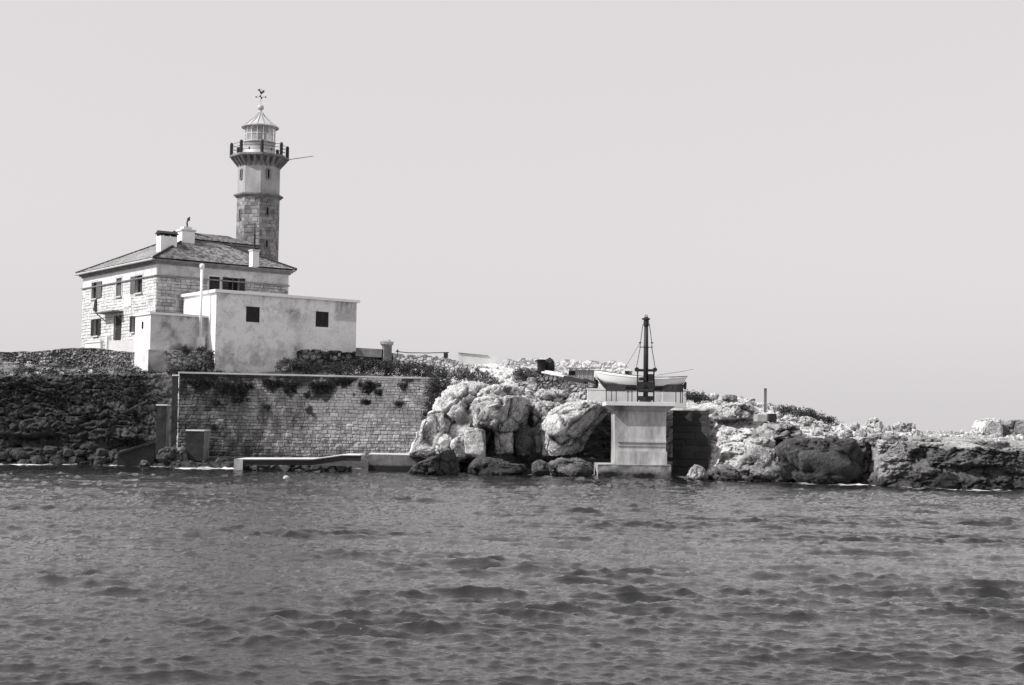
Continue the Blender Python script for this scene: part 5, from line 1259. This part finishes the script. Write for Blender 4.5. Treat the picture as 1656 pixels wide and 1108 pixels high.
# post and block on the right slope
q = P(1238, 656, 103); qt = P(1237.5, 629, 103)
m = MB(); m.prism([(q.x - .09, 103, q.z - .5), (q.x + .09, 103, q.z - .5), (q.x + .09, 103.18, q.z - .5), (q.x - .09, 103.18, q.z - .5)], (0, 0, qt.z - q.z + .5)); m.box((q.x, 103.09, qt.z + .02), (.2, .2, .05))
o = m.build('post', M_wood); tag(o, 'lone dark upright post on the right-hand slope', 'post')
q = P(1236, 676, 95.2)
cbk = thing('concrete_block', 'concrete block with dark square side on the slope', 'block', tuple(q - Z * .3))
m = MB(); m.box((q.x - .12, 95.8, q.z), (.78, .9, .5), .12); m.build('body', M_conc, cbk, bevel=.03)
qd = P(1248.5, 675.5, 95.0); m = MB(); m.box((qd.x, qd.y, qd.z), (.52, .5, .52), .05); m.build('dark_box', M_darkm, cbk, bevel=.02)
# buoy
q = Pz(463, 775, 0)
by = thing('buoy', 'small round pale mooring buoy floating before the quay', 'buoy', tuple(q))
m = MB(); m.lathe(q, [(.05, -.1)] + [(.2 * math.sin(a), .06 - .17 * math.cos(a)) for a in np.linspace(.4, 2.9, 8)], 16); m.build('float', M_conc, by, True)
m = MB(); m.tube(q + Z * .2, q + Z * .36, .035); m.build('ring', M_darkm, by)

# ================================================================== PLANTS
GV = 'dark bushes behind the retaining wall coping'
bush('dark bush at the lower corner of the annex', [(470, 590, 113.5, 1.4, .8, .55), (500, 594, 114, 1.2, .8, .5)], 110, seed=11, group=GV)
bush('dark low bush below the dark stone wall', [(540, 597, 115, 1.6, .8, .45), (580, 592, 116, 1.4, .8, .7)], 130, seed=12, group=GV)
bush('dense bush on the bank under the wellhead', [(610, 594, 115.5, 1.5, .9, .75), (640, 596, 115.5, 1.4, .9, .65)], 160, seed=13, group=GV)
bush('dense bush on the bank below the long pole', [(672, 598, 114.5, 1.5, .9, .6), (700, 603, 114, 1.2, .9, .55)], 140, seed=14, group=GV)
bush('bush spilling over the right end of retaining wall', [(712, 616, 112.5, .9, .7, .9), (700, 634, 112, .6, .5, .6), (706, 628, 112, .6, .5, .7)], 110, seed=15, group=GV)
bush('grey green bush above the pitted rock mass', [(740, 606, 112, 1.3, .9, .5), (768, 606, 111.5, 1.5, .9, .6), (790, 616, 110, .9, .7, .45)], 150, seed=16, group=GV, mat=M_dry, tone=.35)
bush('small bush in the niche between wall and pitted rock', [(699, 655, 110.5, .7, .5, .8), (694, 672, 110, .5, .4, .6)], 70, seed=17, group=GV)
bush('scrub beside the vertical bank edge left of barrel', [(840, 606, 109.5, .5, .5, .55), (856, 607, 109.5, .7, .5, .35)], 50, seed=18, mat=M_dry, tone=.2)
bush('dark bush at foot of the annex near corner', [(352, 604, 111.0, .5, .2, .12), (341, 584, 111.8, .2, .3, .85)], 60, seed=19)
bush('dark creeper clinging to the footing wall', [(302, 566, 109.9, .35, .2, .35), (326, 565, 110.6, .35, .2, .2), (312, 596, 109.4, .9, .3, .3), (285, 601, 109.0, .9, .3, .2)], 80, seed=20)
GS = 'low dark shrubs on the right-hand crest'
bush('long low shrub mound following the sloping crest', [(1300, 668, 100, .8, .5, .25), (1318, 673, 100, .9, .5, .25), (1336, 680, 100, .7, .4, .16)], 90, seed=21, group=GS, mat=M_dry, tone=.1)
bush('small round shrub beside the dark round rock', [(1270, 664, 101, .4, .3, .22)], 24, seed=22, group=GS, mat=M_dry, tone=.3)
bush('flat shrub right of the white parapets', [(1118, 640, 102, .9, .6, .25), (1135, 645, 102, .7, .6, .15)], 60, seed=23, group=GS, mat=M_dry, tone=.2)
# hanging tufts on the retaining wall
GW = 'tufts growing on the retaining wall face'
def tuft(label, px, py, rx, rz, n, seed, mat=None):
    q = Ppl(px, py, R0, RD); off = RN * .12; X = q + off; rx *= 1.15; rz *= 1.25; n = int(n * 1.4)
    r = np.random.default_rng(seed); d = r.normal(0, 1, (n, 3)); d /= np.linalg.norm(d, axis=1)[:, None]
    cs = np.array(X) + np.array(RD) * (d[:, :1] * rx * r.random((n, 1)) ** .6) + np.array([0, 0, 1]) * ((-np.abs(d[:, 2:3]) * 1.5 + .35) * rz * r.random((n, 1)) ** .8) + np.array(RN) * (np.abs(d[:, 1:2]) * .12)
    me = leaves('wall_tuft', cs, 24, .17, .06, mat or M_leaf, seed, .25); V = None
    base = np.array(X); n_ = len(me.vertices); co = np.zeros(n_ * 3, np.float32); me.vertices.foreach_get('co', co); co = co.reshape(-1, 3) - base; me.vertices.foreach_set('co', co.ravel().astype(np.float32)); me.update()
    o = link('wall_tuft', me, mat or M_leaf); o.location = X; tag(o, label, 'plant', GW)
TF = [('broad dark plant mat at upper left of retaining wall', 322, 617, .8, .45, 60), ('dark plant under the annex near corner', 362, 622, .7, .7, 60), ('big dark drooping plant below the annex', 392, 624, .8, .6, 70),
      ('dark plant left of wall centre under coping', 440, 618, .8, .5, 60), ('drooping plant below annex middle', 470, 622, .7, .7, 60), ('large dark plant under the annex end', 520, 622, 1.1, .55, 90),
      ('drooping plant right of the large one', 556, 615, .9, .4, 50), ('long dark plant below the wellhead', 597, 622, .8, .6, 60), ('small pointed tuft near wall right end', 652, 622, .35, .35, 16),
      ('round tuft left of wall right end', 612, 634, .3, .2, 12), ('small low tuft in wall middle', 592, 648, .45, .2, 14), ('small low tuft right of wall middle', 646, 652, .4, .2, 12),
      ('tiny tuft near wall left quarter', 350, 650, .35, .25, 14), ('pair of small tufts below the drooping plants', 386, 646, .8, .16, 24), ('little tuft low in the wall left half', 432, 657, .3, .15, 8), ('single tuft under the coping centre', 497, 637, .2, .2, 8), ('scrubby tuft above the masonry stub', 345, 690, .3, .3, 12)]
for i, (lb, px, py, rx, rz_, n_) in enumerate(TF): tuft(lb, px, py, rx, rz_, n_, 60 + i)
# scrub that covers the left cliff and banks: nobody could count it
cs = np.concatenate([terrain_pts(1300, -150, 262, 2.5, 4.2, 31, -.12), terrain_pts(700, -150, 262, 1.5, 2.6, 32, .02), terrain_pts(300, 300, 700, 3.6, 4.5, 33, .0)])
o = link('scrub', leaves('scrub', cs, 22, .34, .07, M_leaf, 41, .14), M_leaf); tag(o, 'dark scrub covering the left cliff and banks', 'scrub', kind='stuff')
cs = np.concatenate([terrain_pts(380, -150, 250, 3.2, 4.9, 35, .0), terrain_pts(160, 1120, 1400, 3.6, 4.9, 36, .12), terrain_pts(160, 820, 960, 3.3, 4.6, 37, -.1), terrain_pts(260, 330, 700, 4.0, 4.9, 38, -.1)])
o = link('dry_grass', leaves('dry_grass', cs, 16, .22, .06, M_dry, 42, .45), M_dry); tag(o, 'dry grass tufts on the island top', 'grass', kind='stuff')

for o in bpy.data.objects:
    if o.parent is None and 'category' in o.keys() and 'kind' not in o.keys(): o['kind'] = 'thing'
